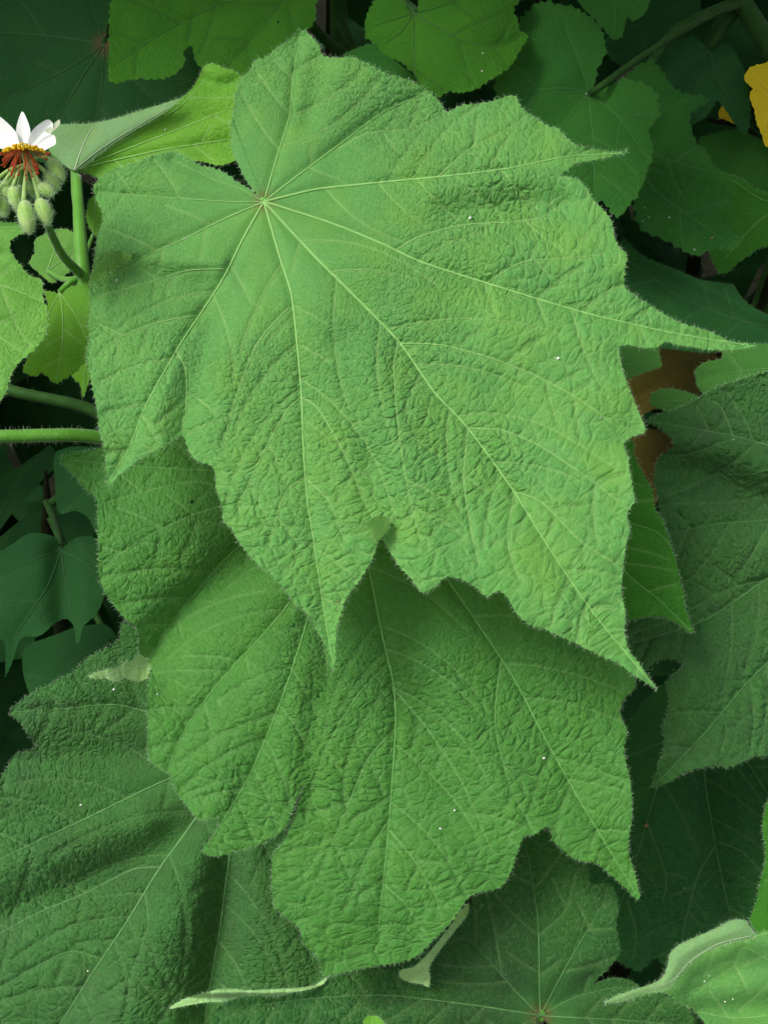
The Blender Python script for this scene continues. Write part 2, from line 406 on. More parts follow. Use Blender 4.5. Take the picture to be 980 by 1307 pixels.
    h += und*.8*fbm(X/48, Y/48, 2, 6)*np.exp(-sp_/26.)*sstep(0, 100, r)
    h -= curl*np.exp(-sp_/9.)
    for pl, amp, sig in folds:
        pl = np.array(pl, float); fd = np.full(X.shape, sig*3.2); c = catmull(pl, 14.); seg_dist(fd, c[:-1], c[1:], x0, y0, s, sig*3.2)
        fall = 1.0
        h += amp*np.exp(-(fd/sig)**2)*fall
    # the blade's plane
    if depth_of:
        Dg = depth_of(X, Y)-lift(X, Y)*1.0
        n = np.array([0, 0, 1.])
        Dg = Dg-h*Dg/F
    else:
        n = np.array([math.tan(math.radians(tilt[1])), math.tan(math.radians(tilt[0])), 1.]); n /= np.linalg.norm(n)
        P0 = np.array([(ref[0]-W/2)/F*d, -(ref[1]-H/2)/F*d, -d])
        den = n[0]*(X-W/2)/F-n[1]*(Y-H/2)/F-n[2]
        Dg = (n @ P0+h*d/F)/den
    REG[key] = (sdf, Dg, geom)
    # triangulate inside the outline
    N = nx*ny; I, J = np.meshgrid(np.arange(nx-1), np.arange(ny-1)); a = (J*nx+I).ravel(); b = a+1; c_ = a+nx; dd = c_+1
    alt = ((I+J) % 2 == 0).ravel()
    T = np.concatenate([np.stack([a, c_, b], 1)[alt], np.stack([b, c_, dd], 1)[alt], np.stack([a, c_, dd], 1)[~alt], np.stack([a, dd, b], 1)[~alt]])
    sv = sdf.ravel().copy(); sv[np.abs(sv) < .06*s] = .06*s
    S = sv[T] > 0; cnt = S.sum(1)
    full = T[cnt == 3]
    t1 = T[cnt == 1]; k = np.argmax(sv[t1] > 0, 1); t1 = np.stack([t1[np.arange(len(t1)), (k+i) % 3] for i in range(3)], 1)
    t2 = T[cnt == 2]; k = np.argmax(sv[t2] <= 0, 1); t2 = np.stack([t2[np.arange(len(t2)), (k+i) % 3] for i in range(3)], 1)
    E = np.concatenate([t1[:, [0, 1]], t1[:, [0, 2]], t2[:, [1, 0]], t2[:, [2, 0]]])   # inside, outside
    ek = np.minimum(E[:, 0], E[:, 1]).astype(np.int64)*N+np.maximum(E[:, 0], E[:, 1])
    uk, first, inv = np.unique(ek, return_index=True, return_inverse=True)
    UE = E[first]; inv = inv+N
    m1, m2 = len(t1), len(t2)
    e_ab, e_ac, o_b, o_c = inv[:m1], inv[m1:2*m1], inv[2*m1:2*m1+m2], inv[2*m1+m2:]
    tris = np.concatenate([full, np.stack([t1[:, 0], e_ab, e_ac], 1), np.stack([t2[:, 1], t2[:, 2], o_c], 1), np.stack([t2[:, 1], o_c, o_b], 1)])
    w = sv[UE[:, 0]]/(sv[UE[:, 0]]-sv[UE[:, 1]])
    def full_field(G):
        g = G.ravel(); return np.concatenate([g, g[UE[:, 0]]*(1-w)+g[UE[:, 1]]*w])
    fx, fy, fD = full_field(X), full_field(Y), full_field(Dg)
    used, tr = np.unique(tris, return_inverse=True); tris = tr.reshape(-1, 3)
    V = P(fx[used], fy[used], fD[used])
    vm = np.maximum(  .55*np.exp(-(dsec/1.7)**2), (1-sstep(0, .07, e2))*.42*np.clip(q, .3, 1))
    hubf = np.exp(-(r/12.)**2)*hub
    uvw = np.stack([full_field(u)[used], full_field(v)[used], 0*used], 1)
    if depth_of: org = P(*base, float(bil(Dg, bx, by, *geom)))
    else:
        bxc = min(max(bx, x0), x0+s*(nx-1)); byc = min(max(by, y0), y0+s*(ny-1)); org = P(bxc, byc, float(bil(Dg, bxc, byc, *geom)))
    mesh = mesh_np(name, V-org, tris, {'vein': full_field(vm)[used], 'relief': full_field(np.clip(q, 0, 1.8))[used], 'hub': full_field(hubf)[used], 'uvw': uvw})
    par, porg = (parent if parent else (shoot.o, shoot.base))
    o = link(name, mesh, M[mat], par, org, porg, label)
    # raised veins, each with its branches
    for gi, (lst, grp) in enumerate(((vv, autos), (ex, sub))):
        for (p, wd), br in zip(lst, grp):
            gs = [strip_geo(p, wd, max(.8, wd*.3), Dg, geom, n)]
            gs += [strip_geo(pp, ww, .5, Dg, geom, n) for pp, ww in br]
            Vv, Tv = merge(gs)
            link('vein', mesh_np('vein', Vv-org, Tv), VEIN[mat], o, (0, 0, 0))
    # fringe of hairs along the margin
    if hair > 0 and nrm is not None:
        dn = 2 if s < 3.5 else 2
        sel = np.arange(len(con)); sel = sel[rs.rand(len(sel)) < 2]
        pos2 = con[sel]+rs.normal(size=(len(sel), 2))*.8; nn = nrm[sel]
        D = bil(Dg, pos2[:, 0]-nn[:, 0]*2, pos2[:, 1]-nn[:, 1]*2, *geom)
        p3 = P(pos2[:, 0], pos2[:, 1], D); n3 = nn[:, 0:1]*AX-nn[:, 1:2]*AY
        Vh, Th = hair_geo(p3, n3, hair*.85*d_mean(D)/F, .18*d_mean(D)/F, rs, .5)
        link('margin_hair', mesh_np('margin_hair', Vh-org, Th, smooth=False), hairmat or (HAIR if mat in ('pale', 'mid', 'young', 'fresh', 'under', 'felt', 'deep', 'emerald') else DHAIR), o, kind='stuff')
    if petiole:
        pts = [P(bx, by, float(bil(Dg, bx, by, *geom))+.0005)]+[np.array(p3) if len(p3) == 3 and p3[2] < 0 else P(*p3) for p3 in petiole]
        Vp, Tp, Np = tube_geo(pts, [prad*.8]+[prad]*(len(pts)-2)+[prad*1.25], 10, .006)
        link('petiole', mesh_np('petiole', Vp-org, Tp), stemmat or STEM, o)
    return o, org
def d_mean(D): return np.asarray(D)[:]
def surf(key):
    sdf, Dg, geom = REG[key]
    return lambda x, y: bil(Dg, x, y, *geom)
def stem(shoot, pts, radii, mat, name='stem', parent=None, hairs=0, hl=.0022, label=None, n=12, hm=None):
    V, T, N = tube_geo(pts, radii, n, .008)
    par, porg = parent if parent else (shoot.o, shoot.base)
    o = link(name, mesh_np(name, V-porg, T), mat, par, porg, porg, label)
    if hairs:
        rs = np.random.RandomState(len(pts)+hairs); k = rs.randint(0, len(N), hairs)
        k = k[k < len(N)-n]; fr = rs.rand(len(k))[:, None]
        Vh, Th = hair_geo(V[k]*(1-fr)+V[k+n]*fr, N[k], np.full(len(k), hl), .00008, rs, .3)
        link('stem_hair', mesh_np('stem_hair', Vh-porg, Th, smooth=False), hm or HAIR, o, kind='stuff')
    return o
def foot(p): return np.array([p[0], p[1], 0.0])

# ------------------------------------------------------------------ ground
def soil_mat():
    m, t = new_mat('soil'); g = NB(t)
    out = g.n('ShaderNodeOutputMaterial'); bs = g.n('ShaderNodeBsdfPrincipled'); tc = g.n('ShaderNodeTexCoord')
    n1 = g.n('ShaderNodeTexNoise'); n1.inputs['Scale'].default_value = 9; n1.inputs['Detail'].default_value = 8; g.l(tc.outputs['Object'], n1.inputs['Vector'])
    g.l(g.mix(g.ramp(n1.outputs['Fac'], .35, .65), (.005, .006, .003), (.012, .012, .007)), bs.inputs['Base Color']); bs.inputs['Roughness'].default_value = .95; bs.inputs['Specular IOR Level'].default_value = .02
    bp = g.n('ShaderNodeBump'); bp.inputs['Distance'].default_value = .03; g.l(n1.outputs['Fac'], bp.inputs['Height']); g.l(bp.outputs[0], bs.inputs['Normal'])
    g.l(bs.outputs[0], out.inputs[0]); return m
gx, gy = np.meshgrid(np.linspace(-1, 1, 90), np.linspace(-1, 1, 90))
gx = np.sign(gx)*np.abs(gx)**2.5*80; gy = np.sign(gy)*np.abs(gy)**2.5*80
gz = .03*fbm(gx*2, gy*2, 3, 2)*np.exp(-(gx**2+gy**2)/30)
gi = (np.arange(89)[:, None]*90+np.arange(89)[None]).ravel()
gt = np.concatenate([np.stack([gi, gi+1, gi+91], 1), np.stack([gi, gi+91, gi+90], 1)])
go = link('ground', mesh_np('ground', np.stack([gx.ravel(), gy.ravel(), gz.ravel()], 1), gt), soil_mat(), kind='structure')

# ------------------------------------------------------------------ shoot in front: the big overlapping leaves
fs_top = P(430, 330, .745)
front = Shoot('leafy_shoot', 'leafy shoot whose huge pale lobed leaves hang one over another, shorter leaves peeping below', 'plant', foot(fs_top))
main_out = [(333,253),(318,232),(300,205),(294,185),(295,160),(297,140),(300,118),(306,100),(318,90),(325,78),(340,74),(352,63),(367,51),(385,37),(398,46),(408,57),(412,70),
 (428,73),(450,73),(470,82),(490,91),(510,97),(530,106),(550,120),(562,134),(568,144),(590,133),(610,131),(630,127),(652,120),(660,124),(666,137),(685,150),(700,160),(712,162),(720,172),(728,180),
 (737,186),(752,190),(775,194),(801,193),(775,199),(755,203),(735,206),(722,216),(712,225),(728,227),(740,228),(750,239),(757,252),(770,265),(780,280),(782,300),(790,317),(798,326),(796,340),(796,366),(810,377),(835,392),(860,408),(890,420),(925,432),(962,441),
 (925,445),(890,444),(865,440),(848,437),(838,443),(818,444),(800,441),(791,444),(793,466),(802,496),(810,518),(820,536),(824,551),(806,558),(797,566),(800,581),(801,601),(809,636),(800,656),(804,676),(799,696),(795,726),(792,756),(797,781),(797,806),(805,831),(817,851),(838,880),
 (810,863),(785,845),(760,834),(737,822),(725,818),(710,808),(677,796),(660,783),(647,764),(635,756),(622,762),(610,751),(590,741),(570,738),(557,748),(542,755),(527,741),(512,723),(495,701),(488,686),(498,668),(487,664),(484,680),(480,701),(472,721),(460,741),(445,761),(436,781),(430,800),(428,826),(425,854),
 (415,831),(402,803),(395,786),(377,771),(360,748),(345,731),(325,716),(307,696),(295,676),(283,666),(282,651),(277,631),(275,608),(269,595),(250,588),(240,576),(232,557),(220,563),(200,573),(180,586),(165,596),(150,606),(139,618),
 (136,601),(135,571),(127,543),(120,511),(114,481),(111,461),(110,446),(114,430),(116,395),(115,360),(120,322),(123,300),(129,276),(119,243),(126,230),(145,218),(170,210),(200,197),(220,192),(240,200),(255,210),(280,217),(305,232),(320,241)]
main_veins = [
 ([(400,325),(450,375),(510,437),(555,501),(597,546),(655,626),(705,706),(760,786),(832,873)], 4.6),
 ([(358,330),(372,375),(379,436),(385,506),(387,561),(392,636),(400,686),(410,756),(425,848)], 4.2),
 ([(310,305),(285,355),(258,397),(232,436),(187,516),(165,571),(141,611)], 3.8),
 ([(280,282),(240,302),(200,320),(165,335),(128,352)], 2.6),
 ([(300,257),(245,254),(190,250),(130,246)], 1.6), ([(305,240),(270,228),(220,203)], 1.3),
 ([(352,205),(370,145),(374,100),(383,45)], 2.6),
 ([(385,220),(425,190),(490,142),(540,120)], 2.8),
 ([(400,242),(440,237),(490,232),(590,222),(650,214),(720,200),(795,195)], 4.2),
 ([(400,277),(440,291),(490,312),(540,335),(640,367),(715,390),(770,405),(860,425),(950,440)], 4.6)]
main_extra = [
 ([(512,438),(560,440),(620,455),(680,478),(740,510),(788,545)], 2.2), ([(508,436),(503,470),(510,560),(524,640),(537,690)], 1.9),
 ([(597,547),(640,549),(690,570),(750,610),(790,640)], 2.0), ([(598,548),(592,610),(602,680),(612,720)], 1.8),
 ([(507,318),(535,302),(590,287),(650,283),(690,277),(725,255)], 2.2), ([(620,362),(665,335),(720,330),(770,325)], 1.6),
 ([(385,506),(366,524),(330,590),(305,650)], 1.8), ([(386,507),(405,520),(440,580),(465,640),(478,665)], 1.8),
 ([(391,608),(365,628),(345,690)], 1.5), ([(392,612),(420,640),(440,690)], 1.5),
 ([(368,393),(330,436),(300,511),(285,575)], 1.9), ([(286,343),(240,345),(190,360),(125,378)], 1.7), ([(252,402),(200,412),(150,432),(125,455)], 1.7),
 ([(225,447),(237,472),(238,520),(232,548)], 1.7), ([(655,627),(690,640),(740,690),(785,720)], 1.5), ([(657,630),(648,690),(662,740)], 1.4),
 ([(430,190),(470,170),(520,165),(560,150)], 1.4), ([(560,224),(600,190),(640,170),(670,150)], 1.8)]
o1, g1_ = leaf(front, 'L1', 'biggest pale velvety leaf, whole, with pointed lobes and veins fanning from its stalk', 'pale', main_out, (337,257), (460,450), .60, (18, 2), main_veins, main_extra,
 folds=[([(715,215),(640,226),(560,238)], 9, 26), ([(715,262),(640,268),(570,278)], -10, 28), ([(150,322),(220,328),(280,335)], 7, 16), ([(125,345),(190,355),(250,368)], -9, 24), ([(232,555),(250,470),(275,400)], -12, 22), ([(190,560),(215,470)], 8, 30),
  ([(488,680),(470,560),(440,440)], -10, 26), ([(545,740),(520,600),(470,460)], 9, 36), ([(800,443),(740,430),(640,405)], 10, 30), ([(796,330),(720,330),(640,325)], 8, 32), ([(410,75),(405,110),(395,150)], -9, 18), ([(565,140),(500,170),(430,205)], -7, 26), ([(800,560),(730,540),(640,490)], -7, 34)],
 s=2.0, quilt=1.05, und=9, pleat=4, hub=1.0, gap=62, petiole=[(345,262,.66),(385,300,.70),(430,335,.745)], teeth=3.0, period=7.5, hair=5.5)
leaf(front, 'L1f', 'bright crinkled margin rolled over', 'fresh', [(115,362),(120,345),(126,330),(136,321),(150,318),(160,322),(168,328),(160,335),(150,338),(140,345),(130,354)], (162,326), None, .6, depth_of=surf('L1'), lift=lambda x, y: .003+.010*np.clip((y-318)/44, 0, 1),
 name='rolled_margin', parent=(o1, g1_), s=1.6, teeth=3, period=6, hair=3, curl=0, und=4, pleat=0, quilt=1.2, rr=.05, seed=5)
leaf(front, 'L1g', 'little curled tooth at the notch between the two lowest lobes', 'fresh', [(468,672),(473,662),(482,657),(492,659),(500,665),(497,676),(490,684),(482,690),(474,684)], (470,680), None, .6, depth_of=surf('L1'), lift=lambda x, y: .002+.007*np.clip((y-655)/34, 0, 1),
 name='curled_tooth', parent=(o1, g1_), s=1.6, teeth=2.5, period=5, hair=4, curl=2, und=3, pleat=0, quilt=1.2, rr=.05, seed=8)

sec_out = [(77,588),(90,578),(115,576),(134,568),(170,548),(230,530),(300,530),(370,560),(420,600),(437,622),(470,590),(540,560),(620,570),(700,610),(760,680),(790,760),(806,850),(810,877),(797,892),(791,912),(800,932),(797,962),(804,997),(805,1047),(802,1087),(810,1117),(815,1147),
 (795,1130),(780,1117),(760,1103),(735,1097),(720,1087),(705,1072),(700,1056),(682,1064),(666,1067),(655,1107),(640,1133),(602,1143),(580,1172),(555,1198),(535,1218),(515,1228),(490,1231),(450,1238),(430,1244),(413,1247),
 (405,1222),(390,1205),(382,1185),(365,1172),(350,1157),(346,1122),(350,1088),(368,1064),(379,1036),(388,1002),(373,1034),(364,1057),(345,1072),(325,1081),(300,1087),(275,1093),(259,1087),(270,1069),(278,1052),(278,1044),(255,1048),(240,1032),(222,1007),(215,987),(190,972),(189,927),(187,882),(192,856),(186,846),
 (178,831),(175,803),(160,791),(150,778),(137,761),(127,736),(126,696),(125,661),(122,638),(107,623),(95,606)]
def blob(x, y, r, n=9, seed=1):
    q = np.random.RandomState(seed); return [(x+r*(.6+.7*q.rand())*math.cos(a), y+r*(.6+.7*q.rand())*math.sin(a)) for a in np.arange(n)*2*math.pi/n]
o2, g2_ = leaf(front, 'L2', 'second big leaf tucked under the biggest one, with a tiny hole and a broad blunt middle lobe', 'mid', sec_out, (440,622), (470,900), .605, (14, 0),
 [([(472,731),(487,806),(502,872),(505,922),(497,1047),(483,1190)], 4.4), ([(510,665),(572,741),(610,796),(658,870),(690,932),(740,1022),(812,1142)], 4.0),
  ([(400,765),(367,872),(320,987),(266,1078)], 3.4), ([(370,768),(280,871),(240,925),(215,980)], 2.8), ([(390,655),(305,698),(230,781),(190,842)], 3.0), ([(360,612),(275,601),(200,597),(84,587)], 2.6)],
 [([(300,640),(240,660),(180,690),(130,725)], 1.8), ([(330,640),(250,615),(140,640)], 1.4), ([(503,880),(545,930),(590,1000),(625,1080)], 1.9), ([(504,930),(470,970),(440,1040),(410,1110)], 1.9), ([(640,842),(632,920),(650,1000),(680,1060)], 1.9), ([(492,850),(455,890),(415,960),(390,1040)], 1.7), ([(498,1045),(470,1090),(440,1160)], 1.6), ([(497,1060),(530,1100),(560,1150)], 1.6)],
 folds=[([(192,850),(235,790),(310,720),(380,660)], -34, 34), ([(388,1030),(398,930),(420,820)], -10, 20), ([(365,1050),(372,960),(395,850)], 9, 30), ([(150,700),(220,660),(300,640)], 10, 60), ([(270,1070),(300,960),(350,850)], 10, 40), ([(670,1065),(620,960),(560,850)], 9, 34), ([(640,1130),(570,1010),(530,900)], -9, 34), ([(430,1240),(520,1225)], -14, 60), ([(810,1000),(720,920),(640,800)], 5, 40)],
 s=2.0, quilt=1.15, und=9, pleat=4, holes=[blob(245,641,2.8), blob(406,889,2.4, seed=3)], gap=52, petiole=[(438,600,.67),(434,560,.72),tuple(np.append(fs_top[:2], 0)) if False else (432,480,.772)], hair=5)
leaf(front, 'L2f', 'pale felted underside of a rolled lobe tip', 'under', [(112,864),(125,858),(140,855),(150,853),(158,845),(168,843),(177,836),(189,843),(192,856),(187,867),(174,870),(160,866),(146,872),(134,868),(122,869)], (186,850), None, .6, [], depth_of=surf('L2'), lift=lambda x, y: .016+.014*np.clip((186-x)/80, 0, 1),
 veins=[([(165,853),(130,863)], 1.4)], name='rolled_tip', parent=(o2, g2_), s=1.6, teeth=3, period=6, hair=5, curl=3, und=4, pleat=1, auto=False, quilt=.5)

low_out = [(297,965),(260,930),(225,890),(200,840),(177,806),(156,795),(150,818),(135,828),(120,836),(95,857),(75,868),(55,877),(30,892),(12,909),(27,922),(37,937),(47,952),(37,959),(20,964),(10,979),(-5,999),(-60,1050),(-95,1140),(-120,1250),(-60,1330),(10,1400),(100,1440),(180,1420),(250,1440),(330,1400),(390,1330),(420,1262),(414,1245),(420,1180),(410,1100),(370,1010),(330,960)]
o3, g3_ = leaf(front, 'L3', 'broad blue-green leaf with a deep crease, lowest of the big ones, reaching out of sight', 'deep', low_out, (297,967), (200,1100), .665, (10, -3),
 [([(245,1052),(205,1107),(160,1180),(110,1255),(60,1335),(20,1390)], 4.2), ([(294,1085),(288,1130),(280,1190),(268,1260),(258,1340),(250,1430)], 4.0), ([(210,997),(120,1040),(0,1097),(-90,1140)], 3.2), ([(230,925),(150,900),(80,905),(18,909)], 2.4), ([(330,1060),(370,1150),(405,1240)], 2.2)],
 [([(205,1107),(170,1110),(110,1140),(40,1170),(-40,1215)], 2.4), ([(278,1200),(300,1230),(316,1262)], 2.0), ([(130,1225),(90,1215),(20,1250),(-40,1290)], 1.8), ([(185,1140),(190,1180),(170,1240),(160,1300)], 1.5), ([(270,1230),(235,1260),(200,1310)], 1.6)],
 folds=[([(262,1300),(280,1190),(293,1085)], -34, 26), ([(150,1300),(215,1180),(265,1080)], 22, 50), ([(-40,1190),(80,1140),(200,1085),(260,1040)], -20, 24), ([(-60,1120),(60,1085),(180,1050)], 16, 30), ([(380,1250),(340,1150),(310,1080)], 10, 40), ([(20,970),(100,965),(200,960)], -14, 22), ([(30,915),(120,890)], 8, 34)],
 s=2.2, quilt=1.35, und=8, pleat=3, gap=54, rr=.6, petiole=[(310,930,.72),(350,800,.78),(420,640,.83)], hair=4.5)

bot_out = [(690,1297),(676,1330),(600,1360),(500,1350),(420,1360),(340,1370),(280,1360),(262,1320),(275,1290),(300,1277),(305,1274),(345,1271),(370,1267),(397,1261),(410,1252),(425,1240),(450,1234),(475,1236),(500,1240),(530,1252),(546,1259),(552,1230),(570,1200),(595,1170),(604,1145),(625,1095),(648,1066),(675,1050),(695,1058),(706,1071),(730,1090),(752,1110),(753,1127),(778,1128),(790,1152),(786,1182),(791,1217),(776,1238),(758,1256),(782,1248),(806,1252),(826,1267),(865,1273),(886,1304),(870,1350),(800,1380),(730,1350)]
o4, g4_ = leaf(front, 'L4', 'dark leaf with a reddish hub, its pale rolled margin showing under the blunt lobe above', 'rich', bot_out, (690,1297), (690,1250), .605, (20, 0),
 [([(689,1270),(686,1172),(674,1095),(668,1060)], 3.2), ([(660,1268),(620,1222),(590,1197),(560,1220)], 2.4), ([(600,1283),(490,1271),(400,1275),(320,1285)], 3.2), ([(725,1230),(770,1152),(776,1132)], 2.8), ([(740,1300),(800,1303),(870,1310)], 2.8), ([(730,1275),(780,1262),(815,1262)], 2.0), ([(640,1320),(560,1340)], 2.2)],
 [([(687,1195),(720,1165),(735,1115)], 1.6), ([(640,1245),(632,1190),(620,1140)], 1.8), ([(540,1276),(500,1300),(440,1320)], 1.6)],
 folds=[([(690,1280),(600,1255),(500,1262)], -14, 22), ([(760,1250),(700,1292)], -12, 16), ([(640,1220),(650,1120)], 10, 36), ([(740,1230),(775,1180)], 8, 30), ([(420,1290),(560,1305)], 12, 26)],
 s=2.2, quilt=1.35, und=6, pleat=3, hub=1.0, gap=46, rr=.3, petiole=[(680,1310,.66),(640,1330,.74),(560,1300,.86)], hair=4)
leaf(front, 'L4f', 'narrow pale rolled margin along the leaf', 'under', [(217,1288),(235,1276),(262,1267),(282,1262),(310,1264),(350,1264),(400,1258),(412,1250),(420,1246),(413,1257),(395,1263),(370,1268),(345,1273),(325,1270),(305,1274),(285,1279),(262,1280),(238,1284)], (400,1260), None, .6, depth_of=surf('L4'), lift=lambda x, y: .002+.006*np.clip((400-x)/180, 0, 1)+.006*np.sin(np.clip((y-1258)/16, 0, 1)*3.1),
 name='rolled_margin', parent=(o4, g4_), s=1.6, teeth=1.6, period=5, hair=4, curl=2, und=2, pleat=0, quilt=.3)
leaf(front, 'L4g', 'narrow pale rolled margin standing up', 'under', [(597,1153),(598,1163),(594,1173),(574,1197),(557,1220),(548,1236),(549,1248),(547,1260),(538,1256),(524,1254),(512,1248),(511,1240),(528,1235),(543,1221),(562,1198),(582,1171)], (560,1215), None, .6, depth_of=surf('L4'), lift=lambda x, y: .008+.006*np.sin(np.clip((y-1153)/100, 0, 1)*3.1),
 name='rolled_margin', parent=(o4, g4_), s=1.6, teeth=1.6, period=5, hair=4, curl=2, und=2, pleat=0, quilt=.3)
leaf(front, 'L4t', 'tiny bright new leaf tip', 'young', [(465,1300),(472,1297),(482,1299),(490,1307),(492,1330),(470,1335),(462,1318)], (477,1330), (477,1310), .56, (25, 0), [([(476,1315),(475,1302)], 1)], s=2.0, teeth=2, period=5, hair=4, auto=False, petiole=[(485,1345,.62),(520,1335,.72),(560,1300,.87)], prad=.0012)
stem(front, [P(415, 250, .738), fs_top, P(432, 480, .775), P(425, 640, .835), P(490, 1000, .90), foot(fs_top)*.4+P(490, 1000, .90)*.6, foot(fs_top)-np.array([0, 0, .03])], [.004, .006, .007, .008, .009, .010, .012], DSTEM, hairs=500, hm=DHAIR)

# ------------------------------------------------------------------ flowering shoot at the side
fl_node = P(106, 352, .665)
fl_foot = P(230, 700, .80)
flower = Shoot('flowering_shoot', 'flowering shoot with one white blossom, nodding hairy buds and small bright yellow-green leaves', 'plant', foot(fl_foot))
o16, g16 = leaf(flower, 'L16', 'bright folded leaf on an upright stalk, grey felted fold beside the blossom', 'young', [(94,217),(75,205),(63,190),(62,172),(70,160),(92,158),(115,157),(150,150),(178,142),(200,135),(230,125),(244,113),(252,100),(260,84),(270,80),(284,86),(304,95),(315,125),(318,160),(318,195),(300,205),(280,212),(258,206),(240,206),(215,212),(190,220),(160,226),(130,228),(110,221)], (95,216), (180,175), .70, (8, -6),
 [([(110,190),(118,170),(124,160)], 2.2), ([(130,195),(180,165),(230,135),(262,100)], 2.2), ([(150,203),(210,190),(290,178)], 2.2), ([(140,198),(200,175),(290,140)], 1.6), ([(75,195),(66,180)], 1.4)], folds=[([(95,216),(150,170),(240,122)], 8, 16), ([(120,222),(220,205),(300,190)], -6, 20), ([(255,100),(275,110),(300,105)], -8, 10)],
 s=2.2, quilt=.45, und=4, pleat=1.5, teeth=2.2, period=7, hair=4.5, gap=44, petiole=[(97,245,.695),(103,300,.68),(106,352,.665)], prad=.0026)
leaf(flower, 'L16f', 'grey-green felted underside folded over', 'felt', [(95,217),(78,206),(64,190),(62,173),(70,160),(92,158),(115,157),(150,150),(178,142),(205,134),(233,124),(215,140),(185,158),(155,176),(130,194),(108,212)], (95,216), None, .6, depth_of=surf('L16'), lift=lambda x, y: .004+.002*np.sin(x/30), veins=[([(104,190),(112,172),(120,160)], 2.0), ([(125,192),(165,166),(215,137)], 1.2)],
 name='folded_side', parent=(o16, g16), s=2.2, quilt=.2, und=1, pleat=1, teeth=1.2, period=6, hair=4.5, auto=False)
leaf(flower, 'L17', 'fresh light leaf with a scalloped edge hanging under the blossom buds', 'fresh', [(-100,270),(-50,275),(0,282),(25,285),(34,293),(22,300),(13,308),(14,322),(37,350),(53,357),(55,380),(62,400),(58,425),(50,438),(30,456),(15,476),(7,501),(-6,520),(-60,540),(-140,500),(-180,400),(-160,310)], (-110,300), (20,400), .60, (16, 8),
 [([(-40,350),(20,370),(55,385)], 2.6), ([(-60,380),(0,430),(30,450)], 2.6), ([(-80,400),(-30,470),(0,505)], 2.4), ([(-50,300),(0,290),(28,290)], 1.8)], folds=[([(0,330),(50,352)], -10, 18), ([(0,380),(50,400)], 8, 26)], s=2.2, quilt=.8, und=6, hair=4, petiole=[(-100,330,.66),(-20,420,.72),(80,470,.74)])
leaf(flower, 'L18', 'small smooth yellow-green leaf below the joint of the flower stalks', 'young', [(76,372),(90,366),(117,360),(140,380),(150,430),(135,460),(107,464),(98,474),(84,482),(70,489),(55,476),(44,480),(30,472),(45,440),(58,410),(60,385),(56,372),(66,371)], (76,373), (80,420), .655, (12, 4),
 [([(80,400),(80,440),(72,485)], 2.0), ([(95,400),(115,440)], 1.6), ([(62,400),(45,450)], 1.4)], s=2.2, quilt=.5, und=4, pleat=2, hair=3, petiole=[(90,360,.662),(106,352,.665)], prad=.002, gap=34)
leaf(flower, 'L19', 'small pale young leaf behind the flower stalk', 'fresh', [(75,291),(88,293),(97,305),(98,322),(92,340),(80,352),(65,362),(45,345),(36,335),(43,322),(45,306),(60,298)], (60,345), (70,320), .72, (5, 0),
 [([(68,325),(78,300)], 1.8), ([(75,335),(93,320)], 1.3)], s=2.4, quilt=.4, und=3, pleat=2, hair=3, petiole=[(80,356,.70),(106,356,.668)], prad=.0016, gap=30)
leaf(flower, 'L20', 'tiny crumpled yellowish leaflet beside the upright stalk', 'young', [(116,252),(128,250),(138,262),(136,290),(124,302),(114,290),(110,275),(113,262)], (118,300), (120,275), .70, (0, 0), [([(120,280),(122,256)], 1.2)], s=2.4, quilt=.5, und=5, teeth=2, hair=3, auto=False, petiole=[(112,318,.69),(105,335,.67)], prad=.0012)
leaf(flower, 'L18b', 'narrow bright leaf tip under the smooth leaf', 'young', [(90,470),(108,455),(118,470),(112,490),(106,507),(102,490),(94,482)], (112,460), (104,480), .69, (0, 0), [([(108,480),(106,500)], 1)], s=2.4, quilt=.3, hair=3, teeth=1.5, auto=False, petiole=[(118,430,.68),(108,380,.668)], prad=.0012)
stem(flower, [P(38, 214, .573), P(50, 258, .596), P(63, 292, .622), P(80, 326, .643), fl_node], [.0013, .0016, .0019, .0021, .0025], STEM, 'flower_stalk', hairs=260)
stem(flower, [P(98, 225, .694), P(106, 352, .665), P(118, 430, .675), P(150, 520, .72), P(230, 700, .80), fl_foot*.5+foot(fl_foot)*.5, foot(fl_foot)-np.array([0, 0, .03])], [.0026, .0040, .0048, .006, .007, .009, .011], STEM, hairs=300)
stem(flower, [P(-140, 556, .70), P(0, 557, .70), P(130, 559, .71), P(190, 600, .735), P(230, 700, .80)], [.0036, .0037, .0038, .004, .005], STEM, 'branch', hairs=900, hl=.003, label='bright green hairy horizontal branch')
stem(flower, [P(-60, 470, .80), P(20, 500, .78), P(120, 525, .78), P(190, 590, .79), P(235, 720, .815)], [.0035, .0035, .0036, .004, .005], DSTEM, 'branch', hairs=500, hm=DHAIR, label='dull dark green branch')

